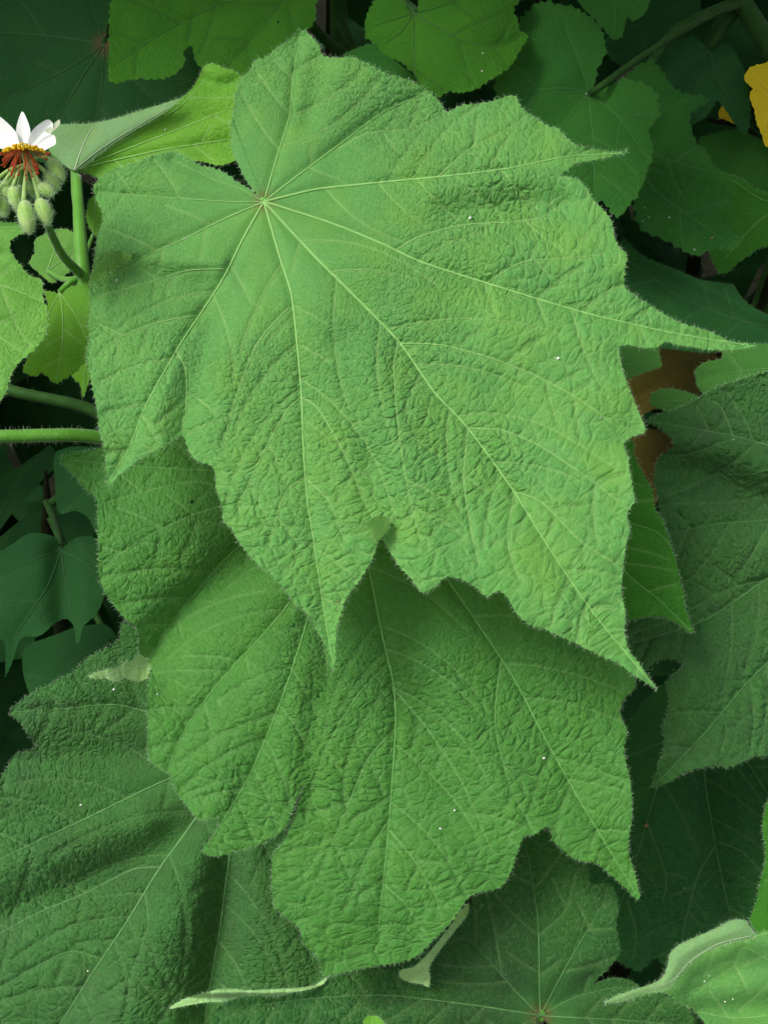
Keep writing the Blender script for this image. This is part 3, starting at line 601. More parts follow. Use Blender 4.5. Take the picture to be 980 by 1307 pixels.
PETAL = plain_mat('petal_white', (.78, .80, .76), (.84, .85, .83), .5, 300, .1, .25, .1)
SEPAL = plain_mat('sepal_pale', (.62, .70, .45), (.7, .76, .55), .5, 300, .3, .3)
BUD = plain_mat('bud_felt', (.30, .54, .10), (.46, .64, .22), .6, 220, .6, .25)
RED = plain_mat('stamen_red', (.40, .045, .014), (.55, .11, .025), .45, 900, 0, .1)
GOLD = plain_mat('stamen_gold', (.85, .52, .012), (.9, .6, .02), .5, 900, 0, .15)
fd = .566; fo = P(30, 187, fd)
Vc, Tc, _ = tube_geo([P(33, 214, fd+.006), P(31, 200, fd+.003), P(30, 190, fd), P(30, 184, fd)], [.0008, .0009, .0015, .0022], 10, .001)
fe = link('flower', mesh_np('flower', Vc-fo, Tc), BUD, flower.o, fo, flower.base, 'open white flower with yellow and dark red stamens')
def petal(outline, base, dz, mat, name='petal'):
    con = catmull(outline, .8, True); x0, y0 = con.min(0)-2; s = .9
    nx = int((con[:, 0].max()+2-x0)/s)+2; ny = int((con[:, 1].max()+2-y0)/s)+2
    bxy = np.array(base, float); tip = np.array(outline[np.argmax([np.hypot(*(np.array(q)-bxy)) for q in outline])]); ax = (tip-bxy)/np.linalg.norm(tip-bxy); L = np.linalg.norm(tip-bxy)
    cen = con.mean(0); rings = 7; V = [cen]; T = []; k = len(con)
    pts = [cen[None]]+[cen+(con-cen)*((i+1)/rings) for i in range(rings)]
    A = np.vstack(pts); al = (A-bxy) @ ax/L; cr = (A-bxy) @ np.array([-ax[1], ax[0]])
    D = fd+dz*al+.0016*np.sin(al*2.6)-.00035*np.abs(cr)**1.2*.25
    V = P(A[:, 0], A[:, 1], D); j = np.arange(k); j2 = (j+1) % k
    T = [np.stack([np.zeros(k, int), 1+j2, 1+j], 1)]
    for i in range(rings-1):
        a = 1+i*k; b = a+k; T += [np.stack([a+j, a+j2, b+j2], 1), np.stack([a+j, b+j2, b+j], 1)]
    link(name, mesh_np(name, V-fo, np.concatenate(T)), mat, fe)
petal([(24,190),(12,191),(-8,186),(-20,172),(-18,154),(-4,147),(8,155),(20,168),(24,180)], (23,188), .004, PETAL)
petal([(23,188),(20,172),(22,157),(28,142),(34,151),(38.5,165),(38.5,179),(34,188)], (29,189), .010, PETAL)
petal([(35,188),(37,174),(43,164),(51,157),(61,152),(67,156),(67,167),(62,174),(54,182),(44,188)], (36,189), .006, PETAL)
petal([(40,189),(50,180),(60,173),(69,172),(71,183),(63,188),(58,191),(48,192)], (38,190), .000, PETAL)
petal([(58,166),(66,160),(71,155),(76,152),(76,158),(70,165),(62,170)], (56,170), .010, SEPAL, 'sepal')
rs = np.random.RandomState(4); gs = []; gg = []
def ball(c, r, n=6):
    V, T = [], []; m = 5
    for i in range(m):
        t = math.pi*i/(m-1)
        for j in range(n): V.append(c+r*np.array([math.sin(t)*math.cos(j*2*math.pi/n), math.sin(t)*math.sin(j*2*math.pi/n), math.cos(t)]))
    for i in range(m-1):
        for j in range(n):
            a = i*n+j; b = i*n+(j+1) % n; T += [(a, b, b+n), (a, b+n, a+n)]
    return np.array(V), np.array(T)
for i in range(64):
    a = rs.uniform(-1, 1); a = 1.45*math.copysign(abs(a)**.75, a); zz = rs.uniform(-1, 1)
    L = (35-6*abs(a))*rs.uniform(.55, 1.05)
    tx = 30+L*1.22*math.sin(a); ty = 189+L*math.cos(a)*1.12; td = fd-.004-.010*math.sqrt(max(0, 1-(a/1.4)**2))*zz
    mx_, my_ = 30+L*.62*math.sin(a*1.08), 189+L*.42*math.cos(a)
    gs.append(tube_geo([P(30+rs.normal()*1.5, 188, fd-.001), P(mx_, my_, (fd-.001+td)/2-.001), P(tx, ty, td)], [.00010, .00013, .00017], 5, .002)[:2])
    gs.append(ball(P(tx, ty, td), .00048, 5))
for i in range(120):
    dx = rs.uniform(-27, 27); tx = 30+dx; ty = 187+(dx/27)**2*6+rs.uniform(-5, 3.5)*(1-abs(dx)/40); td = fd-.007-.006*rs.rand()*(1-abs(dx)/30)
    if i % 3 == 0: gg.append(tube_geo([P(30, 189, fd-.001), P((30+tx)/2, (188+ty)/2, (fd+td)/2), P(tx, ty, td)], [.00014, .00016, .0002], 5, .003)[:2])
    gg.append(ball(P(tx, ty, td), .00055, 5))
V_, T_ = merge(gs); link('red_stamens', mesh_np('red_stamens', V_-fo, T_), RED, fe, label='dark red stamens with knobbed tips', kind='stuff')
V_, T_ = merge(gg); link('yellow_stamens', mesh_np('yellow_stamens', V_-fo, T_), GOLD, fe, label='short golden yellow stamens', kind='stuff')
umb = P(36, 208, fd+.006)
def bud(a, b, w, d, seed):
    q = np.random.RandomState(seed)
    A = P(*a, d); B = P(*b, d-.003); ax = B-A; r = w*.5*d/F
    t = np.array([0, .05, .15, .3, .45, .6, .75, .88, .96, 1.0]); pr = np.array([.25, .5, .78, .95, 1.0, .97, .80, .52, .26, .05])*r
    V, T, N = tube_geo([A+ax*k for k in t], pr, 12, .0012)
    o = link('bud', mesh_np('bud', V-A, T), BUD, flower.o, A, flower.base)
    k = q.randint(0, len(N), 320); Vh, Th = hair_geo(V[k], N[k], np.full(320, .0022), .00009, q, .35)
    link('bud_hair', mesh_np('bud_hair', Vh-A, Th, smooth=False), HAIR, o, kind='stuff')
    m_ = (A+umb)/2+np.array([0, 0, .002])
    Vp, Tp, _ = tube_geo([umb, m_, A+ax*.03], [.0008, .0008, .0011], 7, .003); link('pedicel', mesh_np('pedicel', Vp-A, Tp), BUD, o)
for i, (a, b, w, d) in enumerate([((30,256),(38,298),22,.562), ((50,254),(62,287),21,.566), ((50,236),(68,248),17,.568), ((64,202),(80,232),19,.578), ((60,222),(74,242),16,.574), ((16,238),(22,266),18,.572), ((5,232),(12,254),16,.576), ((0,250),(6,276),15,.574), ((-14,238),(-8,262),17,.57), ((24,236),(26,256),15,.58), ((38,232),(44,250),14,.582)]):
    bud(a, b, w, d, i+1)

# ------------------------------------------------------------------ shoot at the other side: quilted leaves
rt = P(1160, 640, .80)
right = Shoot('leafy_shoot', 'leafy shoot with one large quilted leaf, a sunken blackish leaf and a light curled leaf', 'plant', foot(rt))
r_out = [(823,538),(840,528),(870,520),(895,506),(925,491),(950,483),(985,472),(1040,450),(1110,460),(1150,520),(1190,590),(1200,640),(1190,760),(1150,860),(1090,930),(1020,955),(980,964),(960,967),(930,979),(910,977),(875,987),(834,1004),(842,979),(847,947),(845,927),(855,902),(852,872),(858,861),(870,851),(867,843),(850,840),(838,844),(824,853),(800,846),(778,820),(780,770),(800,720),(830,680),(842,655),(836,622),(840,588),(858,568),(848,553),(836,544)]
leaf(right, 'L5', 'large quilted leaf with a dark fold across it and a pointed hanging corner', 'deep', r_out, (1185,600), (900,750), .665, (17, 2),
 [([(1080,590),(980,568),(935,556),(862,543),(830,539)], 3.0), ([(1080,635),(980,663),(920,668),(857,681)], 2.8), ([(1100,670),(980,738),(900,791),(807,821)], 3.6), ([(1120,700),(980,845),(952,873),(900,935),(838,1000)], 3.6), ([(1180,720),(1150,830)], 3.0)],
 [([(980,740),(930,752),(860,790),(810,808)], 1.6), ([(935,556),(920,520),(900,508)], 1.6), ([(940,558),(880,580),(850,582)], 1.4), ([(930,930),(920,960)], 1.2)],
 folds=[([(835,600),(900,608),(980,640),(1080,640)], -26, 24), ([(830,545),(920,562),(1000,590)], 16, 34), ([(840,690),(920,690),(1000,690)], 8, 40), ([(860,960),(930,900),(1010,820)], 8, 44)],
 s=2.2, quilt=1.65, und=8, pleat=4, gap=44, petiole=[(1190,600,.70),(1175,620,.76),(1160,640,.80)], cell=.9)
leaf(right, 'L6', 'narrow emerald leaf hanging between the biggest leaf and the quilted one', 'emerald', [(794,562),(806,560),(809,580),(814,594),(830,621),(837,646),(847,666),(860,706),(867,736),(875,776),(884,808),(860,794),(840,786),(820,788),(795,795),(760,790),(730,740),(725,660),(750,590)], (745,610), (830,700), .622, (6, 12),
 [([(797,728),(840,765),(880,804)], 2.2), ([(790,660),(840,680),(858,700)], 1.6), ([(780,610),(820,620)], 1.5), ([(770,700),(800,785)], 1.6)], s=2.2, quilt=.8, und=6, gap=40, petiole=[(740,620,.68),(760,720,.80),(900,740,.84),(1160,640,.82)])
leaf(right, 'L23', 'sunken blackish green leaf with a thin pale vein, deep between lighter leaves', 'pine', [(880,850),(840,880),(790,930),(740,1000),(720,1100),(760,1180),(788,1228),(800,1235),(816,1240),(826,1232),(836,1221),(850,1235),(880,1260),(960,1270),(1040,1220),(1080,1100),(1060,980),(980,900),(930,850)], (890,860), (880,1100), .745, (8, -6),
 [([(870,930),(840,1002),(810,1102),(780,1190)], 3.0), ([(895,940),(900,1000),(915,1092),(932,1170),(945,1250)], 3.0), ([(940,950),(1000,1050),(1040,1150)], 2.4)], [([(912,1080),(890,1120),(872,1190),(868,1240)], 2.0), ([(918,1075),(950,1090),(985,1130)], 1.6), ([(826,1050),(850,1120),(846,1150)], 1.6), ([(800,1150),(812,1190),(808,1225)], 1.6)],
 folds=[([(865,960),(862,1060),(830,1200)], 18, 38), ([(900,990),(925,1150)], -16, 24)], s=2.6, quilt=1.4, und=6, rr=.5, petiole=[(900,840,.80),(1000,760,.84),(1160,640,.82)])
o24, g24 = leaf(right, 'L24', 'light curled leaf with a pale felted fold and drawn-out tip above the reddish-hub leaf', 'pale', [(772,1280),(800,1272),(830,1262),(848,1254),(858,1240),(866,1222),(880,1206),(905,1196),(935,1196),(962,1194),(990,1190),(1060,1210),(1100,1290),(1040,1370),(960,1370),(915,1330),(900,1306),(884,1288),(862,1279),(850,1269),(830,1270),(805,1276)], (1075,1230), (900,1250), .545, (20, 4),
 [([(1000,1190),(960,1197),(900,1215),(860,1260)], 2.6), ([(1000,1235),(950,1210),(935,1235),(880,1268)], 1.6), ([(1000,1290),(940,1300),(890,1292)], 2.2)], folds=[([(1000,1285),(930,1290),(880,1288)], -12, 18), ([(990,1250),(920,1255),(870,1265)], 8, 26)], s=2.0, quilt=.7, und=6, hair=5, petiole=[(1090,1180,.62),(1130,900,.74),(1160,640,.80)])
leaf(right, 'L24f', 'pale felted underside folded over', 'felt', [(772,1280),(792,1270),(812,1263),(838,1253),(848,1245),(853,1232),(856,1218),(866,1208),(880,1201),(895,1194),(906,1189),(918,1183),(935,1174),(950,1175),(958,1184),(963,1196),(940,1203),(915,1210),(898,1216),(880,1230),(866,1246),(852,1262),(838,1266),(815,1270),(795,1277)], (958,1195), None, .6, depth_of=lambda x, y: np.full(np.shape(x), .5365), lift=lambda x, y: .006+.00006*(y-1230)+.000012*(x-870), veins=[([(915,1206),(880,1228),(858,1252),(830,1264)], 1.2)],
 name='folded_side', parent=(o24, g24), s=2.0, quilt=.25, und=3, pleat=1, teeth=1.5, hair=6, auto=False, curl=6)
leaf(right, 'L25', 'bright sliver of leaf standing beside the curled light leaf', 'emerald', [(979,1024),(972,1060),(976,1097),(968,1140),(962,1165),(958,1178),(970,1192),(1000,1200),(1050,1150),(1060,1060),(1010,1020)], (1040,1190), (980,1120), .62, (5, -8), [([(1000,1100),(985,1040)], 2)], s=2.4, quilt=.6, petiole=[(1070,1150,.66),(1120,900,.75),(1160,640,.805)])
stem(right, [P(1150, 560, .785), rt, rt*.5+foot(rt)*.5, foot(rt)-np.array([0, 0, .03])], [.004, .006, .008, .011], DSTEM, hairs=200, hm=DHAIR)

# ------------------------------------------------------------------ shaded shoot with the arching leaf stalk
bt = P(948, 2, .83)
bst = [P(925, -60, .81), bt, P(985, 66, .85), P(1010, 140, .88)]
back = Shoot('leafy_shoot', 'shaded leafy shoot with a round notched leaf on a hairy arching stalk', 'plant', foot(bst[3]))
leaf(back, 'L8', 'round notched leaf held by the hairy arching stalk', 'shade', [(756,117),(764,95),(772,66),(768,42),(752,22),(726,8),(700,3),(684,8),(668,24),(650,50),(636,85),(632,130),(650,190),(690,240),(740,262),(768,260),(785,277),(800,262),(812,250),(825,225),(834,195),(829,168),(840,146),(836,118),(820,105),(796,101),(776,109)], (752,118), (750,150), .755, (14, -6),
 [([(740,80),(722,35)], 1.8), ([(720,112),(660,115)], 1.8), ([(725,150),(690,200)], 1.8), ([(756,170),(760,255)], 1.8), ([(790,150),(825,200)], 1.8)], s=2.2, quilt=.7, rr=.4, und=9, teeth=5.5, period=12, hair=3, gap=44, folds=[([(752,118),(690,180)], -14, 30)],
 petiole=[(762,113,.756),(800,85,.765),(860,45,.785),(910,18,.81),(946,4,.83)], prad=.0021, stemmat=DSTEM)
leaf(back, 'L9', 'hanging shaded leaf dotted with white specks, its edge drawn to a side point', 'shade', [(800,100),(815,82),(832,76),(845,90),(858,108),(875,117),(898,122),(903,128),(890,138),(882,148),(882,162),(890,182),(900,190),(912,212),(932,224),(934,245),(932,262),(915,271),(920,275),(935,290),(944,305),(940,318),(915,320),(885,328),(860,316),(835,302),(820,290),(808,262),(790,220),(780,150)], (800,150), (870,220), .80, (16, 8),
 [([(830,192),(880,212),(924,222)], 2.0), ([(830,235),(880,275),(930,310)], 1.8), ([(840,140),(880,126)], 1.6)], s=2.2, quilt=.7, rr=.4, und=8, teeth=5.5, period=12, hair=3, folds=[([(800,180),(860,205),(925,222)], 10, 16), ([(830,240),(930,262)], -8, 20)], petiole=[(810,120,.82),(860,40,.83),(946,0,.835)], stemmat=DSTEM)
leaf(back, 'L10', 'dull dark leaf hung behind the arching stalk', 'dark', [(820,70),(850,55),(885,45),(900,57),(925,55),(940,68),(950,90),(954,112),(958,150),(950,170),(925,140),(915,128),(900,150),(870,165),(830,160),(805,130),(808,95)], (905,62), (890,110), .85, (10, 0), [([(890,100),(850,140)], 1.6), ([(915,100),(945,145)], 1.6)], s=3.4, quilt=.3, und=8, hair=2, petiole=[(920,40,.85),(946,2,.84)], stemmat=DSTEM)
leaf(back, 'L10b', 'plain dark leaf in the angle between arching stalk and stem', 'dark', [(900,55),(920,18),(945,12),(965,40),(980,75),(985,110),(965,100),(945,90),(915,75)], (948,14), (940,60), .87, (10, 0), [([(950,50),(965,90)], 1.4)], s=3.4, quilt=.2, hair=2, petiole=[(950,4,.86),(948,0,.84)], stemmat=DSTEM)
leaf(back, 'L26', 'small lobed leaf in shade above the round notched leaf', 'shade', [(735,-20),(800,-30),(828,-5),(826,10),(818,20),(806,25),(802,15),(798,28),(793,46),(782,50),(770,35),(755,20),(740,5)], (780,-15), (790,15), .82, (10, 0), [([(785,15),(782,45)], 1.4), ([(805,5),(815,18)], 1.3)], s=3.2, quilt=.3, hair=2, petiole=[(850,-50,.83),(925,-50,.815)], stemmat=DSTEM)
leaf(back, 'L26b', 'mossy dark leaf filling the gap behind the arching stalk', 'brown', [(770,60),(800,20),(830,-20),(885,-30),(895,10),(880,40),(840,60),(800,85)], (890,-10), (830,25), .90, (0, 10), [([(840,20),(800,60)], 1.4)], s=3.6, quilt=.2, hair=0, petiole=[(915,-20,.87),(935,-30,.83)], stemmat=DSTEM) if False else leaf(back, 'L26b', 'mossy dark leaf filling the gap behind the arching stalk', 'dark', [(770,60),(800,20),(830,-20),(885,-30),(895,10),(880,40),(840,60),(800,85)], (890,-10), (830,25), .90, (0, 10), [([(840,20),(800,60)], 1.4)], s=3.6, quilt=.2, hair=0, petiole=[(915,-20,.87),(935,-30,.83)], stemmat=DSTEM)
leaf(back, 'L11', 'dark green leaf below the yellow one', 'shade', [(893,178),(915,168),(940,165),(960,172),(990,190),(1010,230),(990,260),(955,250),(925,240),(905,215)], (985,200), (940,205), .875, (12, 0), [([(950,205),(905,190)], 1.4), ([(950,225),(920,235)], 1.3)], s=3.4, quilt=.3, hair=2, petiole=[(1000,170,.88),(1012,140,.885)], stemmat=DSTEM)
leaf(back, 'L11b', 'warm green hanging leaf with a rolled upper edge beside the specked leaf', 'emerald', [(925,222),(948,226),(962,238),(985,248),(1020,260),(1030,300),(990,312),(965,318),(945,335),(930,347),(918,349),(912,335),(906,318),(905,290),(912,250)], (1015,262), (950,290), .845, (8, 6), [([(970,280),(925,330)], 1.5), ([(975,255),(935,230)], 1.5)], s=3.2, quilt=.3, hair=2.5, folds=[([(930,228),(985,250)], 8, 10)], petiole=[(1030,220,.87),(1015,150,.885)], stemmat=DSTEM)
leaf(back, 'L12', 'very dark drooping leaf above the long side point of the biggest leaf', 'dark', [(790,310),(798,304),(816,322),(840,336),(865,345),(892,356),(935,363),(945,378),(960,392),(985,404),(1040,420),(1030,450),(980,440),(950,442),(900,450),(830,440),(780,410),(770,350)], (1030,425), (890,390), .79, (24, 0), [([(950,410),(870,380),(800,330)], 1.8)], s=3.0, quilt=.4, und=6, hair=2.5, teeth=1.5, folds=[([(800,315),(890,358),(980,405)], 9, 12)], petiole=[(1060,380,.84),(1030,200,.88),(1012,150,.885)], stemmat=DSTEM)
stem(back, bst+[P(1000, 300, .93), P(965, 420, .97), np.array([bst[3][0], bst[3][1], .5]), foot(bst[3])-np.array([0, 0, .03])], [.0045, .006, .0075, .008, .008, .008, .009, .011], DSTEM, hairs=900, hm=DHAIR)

# ------------------------------------------------------------------ shaded shoot behind the top of the biggest leaf
tt = P(430, -40, .86)
top = Shoot('leafy_shoot', 'shaded leafy shoot behind the biggest leaf, broad dim leaves spreading from a hidden stem', 'plant', foot(P(430, 300, .95)))
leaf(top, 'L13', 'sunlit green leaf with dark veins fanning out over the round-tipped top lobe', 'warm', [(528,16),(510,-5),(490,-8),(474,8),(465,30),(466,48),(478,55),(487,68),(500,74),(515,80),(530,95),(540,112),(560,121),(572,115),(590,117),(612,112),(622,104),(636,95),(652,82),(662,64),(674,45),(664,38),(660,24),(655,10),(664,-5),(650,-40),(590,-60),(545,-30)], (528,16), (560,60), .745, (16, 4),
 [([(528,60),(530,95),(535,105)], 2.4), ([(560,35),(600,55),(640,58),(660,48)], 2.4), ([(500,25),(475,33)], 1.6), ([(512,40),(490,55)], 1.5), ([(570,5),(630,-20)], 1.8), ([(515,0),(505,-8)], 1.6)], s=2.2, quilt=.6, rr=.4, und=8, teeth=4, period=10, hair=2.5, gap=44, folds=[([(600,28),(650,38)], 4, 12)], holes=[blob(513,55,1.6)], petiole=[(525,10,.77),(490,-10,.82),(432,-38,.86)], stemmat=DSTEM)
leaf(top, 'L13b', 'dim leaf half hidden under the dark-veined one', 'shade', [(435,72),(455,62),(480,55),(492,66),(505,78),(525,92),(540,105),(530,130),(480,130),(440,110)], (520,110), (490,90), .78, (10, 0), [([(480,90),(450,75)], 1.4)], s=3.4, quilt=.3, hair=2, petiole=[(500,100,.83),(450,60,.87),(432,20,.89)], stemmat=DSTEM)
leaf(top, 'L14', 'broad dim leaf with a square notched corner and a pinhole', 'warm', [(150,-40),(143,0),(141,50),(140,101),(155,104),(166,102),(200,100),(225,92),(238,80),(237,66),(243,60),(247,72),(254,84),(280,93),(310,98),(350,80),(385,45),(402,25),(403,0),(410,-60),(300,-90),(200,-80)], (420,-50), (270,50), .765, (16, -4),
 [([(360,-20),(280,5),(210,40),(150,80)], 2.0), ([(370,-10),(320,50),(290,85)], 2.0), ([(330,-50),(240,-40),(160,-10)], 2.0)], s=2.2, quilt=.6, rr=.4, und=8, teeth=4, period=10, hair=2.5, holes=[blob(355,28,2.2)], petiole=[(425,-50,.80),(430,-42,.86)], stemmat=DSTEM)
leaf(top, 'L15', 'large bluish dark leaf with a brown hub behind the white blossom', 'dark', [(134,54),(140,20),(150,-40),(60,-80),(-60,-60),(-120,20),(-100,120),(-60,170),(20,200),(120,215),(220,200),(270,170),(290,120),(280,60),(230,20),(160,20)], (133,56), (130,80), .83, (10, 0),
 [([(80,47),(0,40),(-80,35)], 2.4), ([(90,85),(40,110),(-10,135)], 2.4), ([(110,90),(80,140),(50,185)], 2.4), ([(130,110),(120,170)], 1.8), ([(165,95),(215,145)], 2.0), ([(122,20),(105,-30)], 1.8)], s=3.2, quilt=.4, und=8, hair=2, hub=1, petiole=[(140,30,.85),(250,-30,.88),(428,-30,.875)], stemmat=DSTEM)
stem(top, [P(425, -70, .855), tt, P(432, 20, .89), P(432, 200, .93), P(430, 300, .95), foot(P(430, 300, .95))*.5+P(430, 300, .95)*.5, foot(P(430, 300, .95))-np.array([0, 0, .03])], [.004, .0055, .006, .007, .008, .009, .011], DSTEM, hairs=300, hm=DHAIR)
stem(top, [P(380, 10, .82), P(405, 40, .84), P(432, 72, .87), P(440, 200, .93)], [.003, .0033, .0036, .004], DSTEM, 'branch', hairs=150, hm=DHAIR)

# ------------------------------------------------------------------ withering shoot: yellow and brown leaves
wt = P(1020, 110, .98)
with_ = Shoot('withering_shoot', 'withering shoot with a bright yellow leaf and dull brown leaves among the green', 'plant', foot(wt))
leaf(with_, 'Y1', 'bright yellow dying leaf', 'yellow', [(951,92),(958,84),(972,80),(1000,75),(1030,100),(1030,160),(1000,190),(978,186),(972,172),(966,160),(962,140),(956,122),(960,112),(952,104)], (1025,120), (970,130), .835, (5, 0), [([(990,125),(965,100)], 1.6), ([(990,140),(975,170)], 1.6)], s=3.0, quilt=.3, und=6, hair=0, teeth=2, petiole=[(1035,115,.90),(1022,110,.975)], stemmat=WOOD)
leaf(with_, 'B1', 'dull brown leaf seen through the gap under the long side point', 'brown', [(790,450),(815,436),(850,430),(905,435),(925,440),(922,462),(900,478),(892,505),(880,525),(850,520),(820,530),(806,560),(790,520)], (915,455), (850,480), .86, (20, 0), [([(870,465),(820,500)], 1.6)], s=3.4, quilt=.5, und=10, hair=0, petiole=[(960,420,.92),(1010,250,.97),(1020,130,.985)], stemmat=WOOD)
leaf(with_, 'B2', 'small brown-green leaf low in the gap beside the quilted leaf', 'brown', [(800,555),(830,548),(862,560),(856,600),(838,640),(815,660),(795,620)], (860,560), (830,600), .88, (10, 0), [([(840,585),(820,630)], 1.4)], s=3.6, quilt=.4, und=8, hair=0, petiole=[(900,500,.95),(1000,300,.98),(1020,150,.985)], stemmat=WOOD)
leaf(with_, 'B3', 'little lime and ochre leaf scrap in the dark gap', 'yellow', [(917,142),(922,134),(928,129),(934,134),(942,146),(945,160),(936,157),(926,152),(919,150)], (942,150), (920,145), .93, (0, 0), [([(930,148),(915,152)], 1)], s=3.0, quilt=.2, hair=0, teeth=1, auto=False, petiole=[(975,130,.95),(1018,112,.975)], stemmat=WOOD)
stem(with_, [P(1015, 40, .97), wt, P(1025, 250, 1.02), foot(wt)*.5+wt*.5, foot(wt)-np.array([0, 0, .03])], [.004, .005, .006, .008, .010], WOOD)
stem(with_, [P(903, 152, .945), P(920, 155, .945), P(950, 160, .95), P(965, 180, .955), P(1020, 200, 1.0)], [.0014, .002, .0028, .004, .0045], WOOD, 'branch')

# ------------------------------------------------------------------ leaves glimpsed past the long side point
gl = P(1040, 470, .90)
glim = Shoot('leafy_shoot', 'pale green leafy shoot glimpsed past the long side point of the biggest leaf', 'plant', foot(gl))
leaf(glim, 'G1', 'plain light leaf above the quilted leaf', 'mid', [(890,470),(905,462),(922,458),(921,442),(950,438),(985,438),(1040,450),(1030,500),(960,520),(910,515),(892,495)], (1025,470), (940,475), .745, (14, 0), [([(980,470),(900,480)], 1.8)], s=2.8, quilt=.35, und=4, hair=3, petiole=[(1035,465,.82),(1042,468,.90)], prad=.0016, stemmat=DSTEM)
leaf(glim, 'G2', 'light leaf corner between the biggest leaf and the brown one', 'mid', [(770,440),(800,438),(836,440),(840,456),(842,466),(830,470),(818,476),(800,484),(770,500),(750,470)], (770,470), (810,460), .735, (14, 0), [([(800,465),(835,460)], 1.6)], s=2.8, quilt=.3, und=4, hair=3, petiole=[(775,600,.80),(780,760,.86),(920,760,.90),(1036,520,.91)], prad=.0016, stemmat=DSTEM)
leaf(glim, 'G3', 'small light leaf tip resting above the quilted leaf point', 'mid', [(829,515),(835,502),(850,497),(870,498),(890,504),(910,515),(880,530),(850,525),(838,520)], (905,520), (860,512), .73, (18, 0), [([(870,512),(838,512)], 1.5)], s=2.6, quilt=.3, und=3, hair=3, petiole=[(930,520,.80),(1035,490,.905)], prad=.0016, stemmat=DSTEM)
stem(glim, [P(1035, 440, .895), gl, gl*.5+foot(gl)*.5, foot(gl)-np.array([0, 0, .03])], [.004, .006, .008, .010], DSTEM)

# ------------------------------------------------------------------ dim shoot in the dark gap
dm = P(60, 640, 1.12)
dim = Shoot('leafy_shoot', 'dim leafy shoot in the dark gap under the horizontal green branch', 'plant', foot(dm))
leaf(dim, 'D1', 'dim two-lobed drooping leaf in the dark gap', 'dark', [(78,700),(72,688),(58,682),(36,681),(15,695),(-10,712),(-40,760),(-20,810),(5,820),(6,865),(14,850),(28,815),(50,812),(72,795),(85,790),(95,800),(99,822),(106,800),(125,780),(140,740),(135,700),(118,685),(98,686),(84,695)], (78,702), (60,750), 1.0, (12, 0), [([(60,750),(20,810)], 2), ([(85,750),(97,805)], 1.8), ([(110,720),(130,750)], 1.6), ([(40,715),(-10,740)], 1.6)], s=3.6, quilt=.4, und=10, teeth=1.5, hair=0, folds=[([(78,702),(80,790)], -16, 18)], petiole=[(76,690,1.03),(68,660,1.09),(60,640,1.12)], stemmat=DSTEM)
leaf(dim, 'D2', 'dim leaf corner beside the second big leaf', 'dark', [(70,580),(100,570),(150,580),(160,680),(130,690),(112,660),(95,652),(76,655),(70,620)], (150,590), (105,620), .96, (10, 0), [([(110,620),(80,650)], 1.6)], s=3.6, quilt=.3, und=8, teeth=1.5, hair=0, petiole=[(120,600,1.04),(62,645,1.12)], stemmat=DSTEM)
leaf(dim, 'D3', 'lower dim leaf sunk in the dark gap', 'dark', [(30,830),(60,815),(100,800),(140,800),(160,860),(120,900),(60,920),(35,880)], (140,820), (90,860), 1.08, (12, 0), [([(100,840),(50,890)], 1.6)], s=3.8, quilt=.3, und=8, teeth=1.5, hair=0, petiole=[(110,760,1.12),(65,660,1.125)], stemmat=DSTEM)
stem(dim, [P(58, 600, 1.11), dm, P(62, 700, 1.15), dm*.5+foot(dm)*.5, foot(dm)-np.array([0, 0, .03])], [.001, .004, .007, .008, .010], WOOD)

# ------------------------------------------------------------------ the rest of the shrubbery, too dense to count, plus leaves added overhead for shade
def mass():
    q = np.random.RandomState(11)
    ang = np.linspace(-math.pi*.93, math.pi*.93, 40); lob = .72+.20*np.abs(np.cos(ang*2.5))**1.5+.12*np.exp(-(ang/.35)**2)+.03*q.normal(size=40)
    rings = [.0, .35, .7, 1.0]; V0 = [(0, 0, 0)]; T0 = []
    for r_ in rings[1:]:
        for a, l in zip(ang, lob): V0.append((r_*l*math.cos(a), r_*l*math.sin(a), -.22*(r_*l)**2+.05*math.cos(a*7)*r_))
    V0 = np.array(V0)
    for j in range(39): T0.append((0, 1+j, 2+j))
    for i in range(2):
        for j in range(39):
            a = 1+i*40+j; b = a+40; T0 += [(a, b, b+1), (a, b+1, a+1)]
    T0 = np.array(T0); gs = []
    n = 0
    while n < 760:
        x, y, z = q.uniform(-1.3, 1.3), q.uniform(.95, 2.3), q.uniform(.08, 2.05)
        Dp = y*cp-(z-1.6)*sp
        if n >= 430: x, y, z = q.uniform(-1.0, .8), q.uniform(.70, 1.5), q.uniform(1.68, 2.15)   # unseen leaves added overhead to keep those behind dark
        elif Dp < 1.22: continue
        R_ = q.uniform(.09, .17)
        pit = math.radians(q.uniform(20, 75)); yaw = q.normal()*.7-math.pi/2
        Rm = np.array(Matrix.Rotation(yaw, 3, 'Z') @ Matrix.Rotation(pit, 3, 'Y') @ Matrix.Rotation(q.normal()*.4, 3, 'X'))
        gs.append((V0*R_ @ Rm.T+np.array([x, y, z]), T0)); n += 1
    V, T = merge(gs); return V, T
V_, T_ = mass()
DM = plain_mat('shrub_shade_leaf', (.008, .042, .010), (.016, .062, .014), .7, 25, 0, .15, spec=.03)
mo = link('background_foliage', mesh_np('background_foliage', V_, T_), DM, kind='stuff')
mo['label'] = 'dense dark foliage of the shrubbery behind the leaves, with unseen leaves added overhead for shade'; mo['category'] = 'foliage'
rs = np.random.RandomState(21)
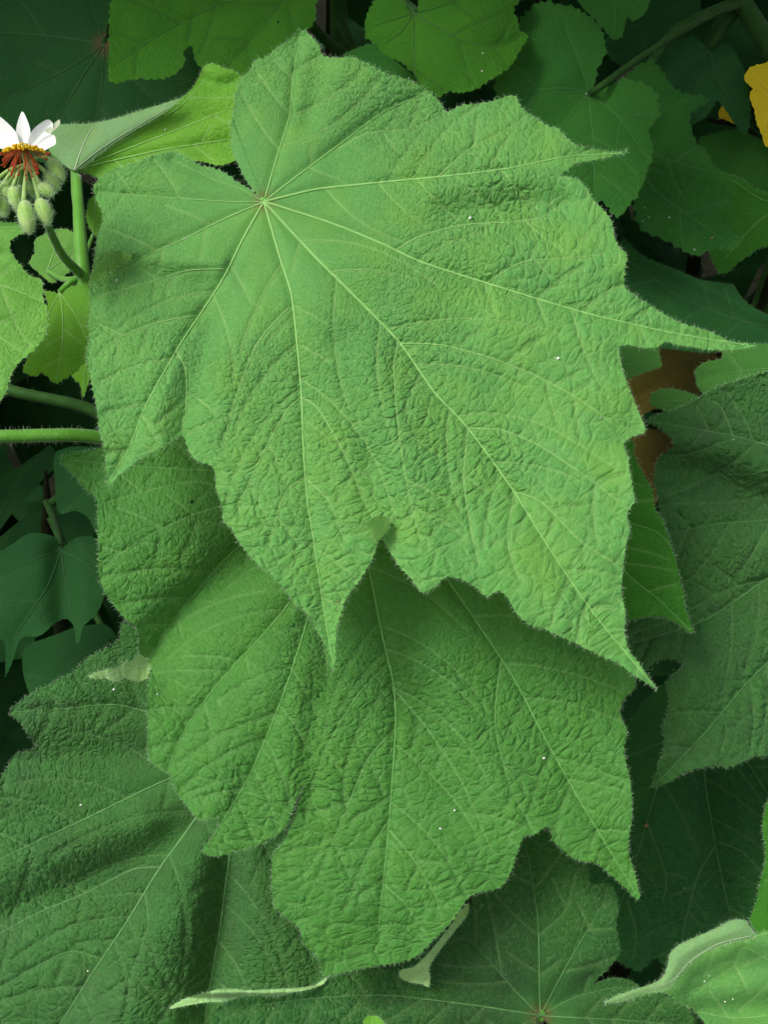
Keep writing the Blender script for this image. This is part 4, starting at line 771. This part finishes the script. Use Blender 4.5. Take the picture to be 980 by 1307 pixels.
for i in range(9):
    x, y = rs.uniform(-.75, .75), rs.uniform(1.35, 2.0); top_ = rs.uniform(1.2, 1.9)
    b = np.array([x, y, 0.]); pts = [b-np.array([0, 0, .03]), b+np.array([rs.normal()*.03, rs.normal()*.03, top_*.4]), b+np.array([rs.normal()*.06, rs.normal()*.06, top_])]
    V, T, N = tube_geo(pts, [.016, .012, .006], 10, .03)
    o = link('woody_stem', mesh_np('woody_stem', V-b, T), WOOD, None, b)
    o['label'] = 'dark upright woody stem lost in the shade behind the leaves'; o['category'] = 'stem'; o['group'] = 'woody stems of the shrubbery'

# ------------------------------------------------------------------ crumbs lying on the leaves
CR = plain_mat('crumb_white', (.7, .72, .66), (.8, .8, .75), .6, 900)
CRB = plain_mat('crumb_brown', (.30, .16, .08), (.4, .22, .1), .7, 900)
def crumb(key, x, y, r, label, mat, i):
    q = np.random.RandomState(i); V, T = ball(np.zeros(3), 1.0, 6); V = V*(.6+.6*q.rand(len(V)))[:, None]
    D = float(surf(key)(x, y)); c = P(x, y, D-.4*r*D/F); V = V*np.array([1.0, .7, .55+.5*q.rand()])*r*D/F
    o = link('leaf_crumb', mesh_np('leaf_crumb', V, T, smooth=False), mat, None, c)
    o['label'] = label; o['category'] = 'crumb'; o['group'] = 'crumbs on the leaves'; o.rotation_euler = (q.rand(), q.rand(), 3*q.rand())
names = {'L1': 'biggest pale leaf', 'L2': 'second big leaf', 'L3': 'broad blue-green leaf', 'L9': 'specked hanging shaded leaf', 'L24': 'light curled leaf', 'L16': 'bright folded leaf', 'L13': 'dark-veined green leaf', 'L5': 'large quilted leaf', 'L8': 'round notched leaf', 'L23': 'sunken blackish leaf'}
for i, (k, x, y, r, w) in enumerate([('L1',600,278,3.2,1),('L1',235,305,2.4,1),('L1',216,311,1.8,0),('L1',149,357,2.2,1),('L1',255,391,1.8,0),('L1',310,374,1.4,1),('L1',712,457,2.6,1),('L1',766,533,2.0,1),('L1',431,767,2.0,0),('L1',963-255,456,1.2,1),
 ('L2',694,968,2.4,1),('L2',580,1035,2.2,1),('L2',562,1058,1.8,1),('L2',201,886,2.0,1),('L3',103,1028,2.2,1),('L3',133,1012,1.5,0),('L3',145,880,2.4,1),('L3',126,1243,1.6,0),('L3',112,1240,1.6,1),('L9',823,265,1.4,1),('L9',854,277,1.5,1),('L9',886,318,1.8,1),('L9',908,303,2.6,0),('L9',828,277,1.2,1),('L9',820,282,1.2,1),('L24',905,1246,1.8,1),('L24',899,1253,1.6,1),('L24',925,1279,1.6,1),('L24',935,1276,1.4,1),('L16',211,165,2.0,1),('L13',615,90,1.6,1),('L13',616,67,1.5,1),('L8',727,122,1.8,0),('L8',748,119,1.5,1),('L5',936,561,1.4,1),('L23',825,1054,4.2,0),('L23',873,1134,1.3,1)]):
    crumb(k, x, y, r*.85, ('tiny white crumb' if w else 'tiny brown crumb')+' lying on the '+names[k], CR if w else CRB, i)
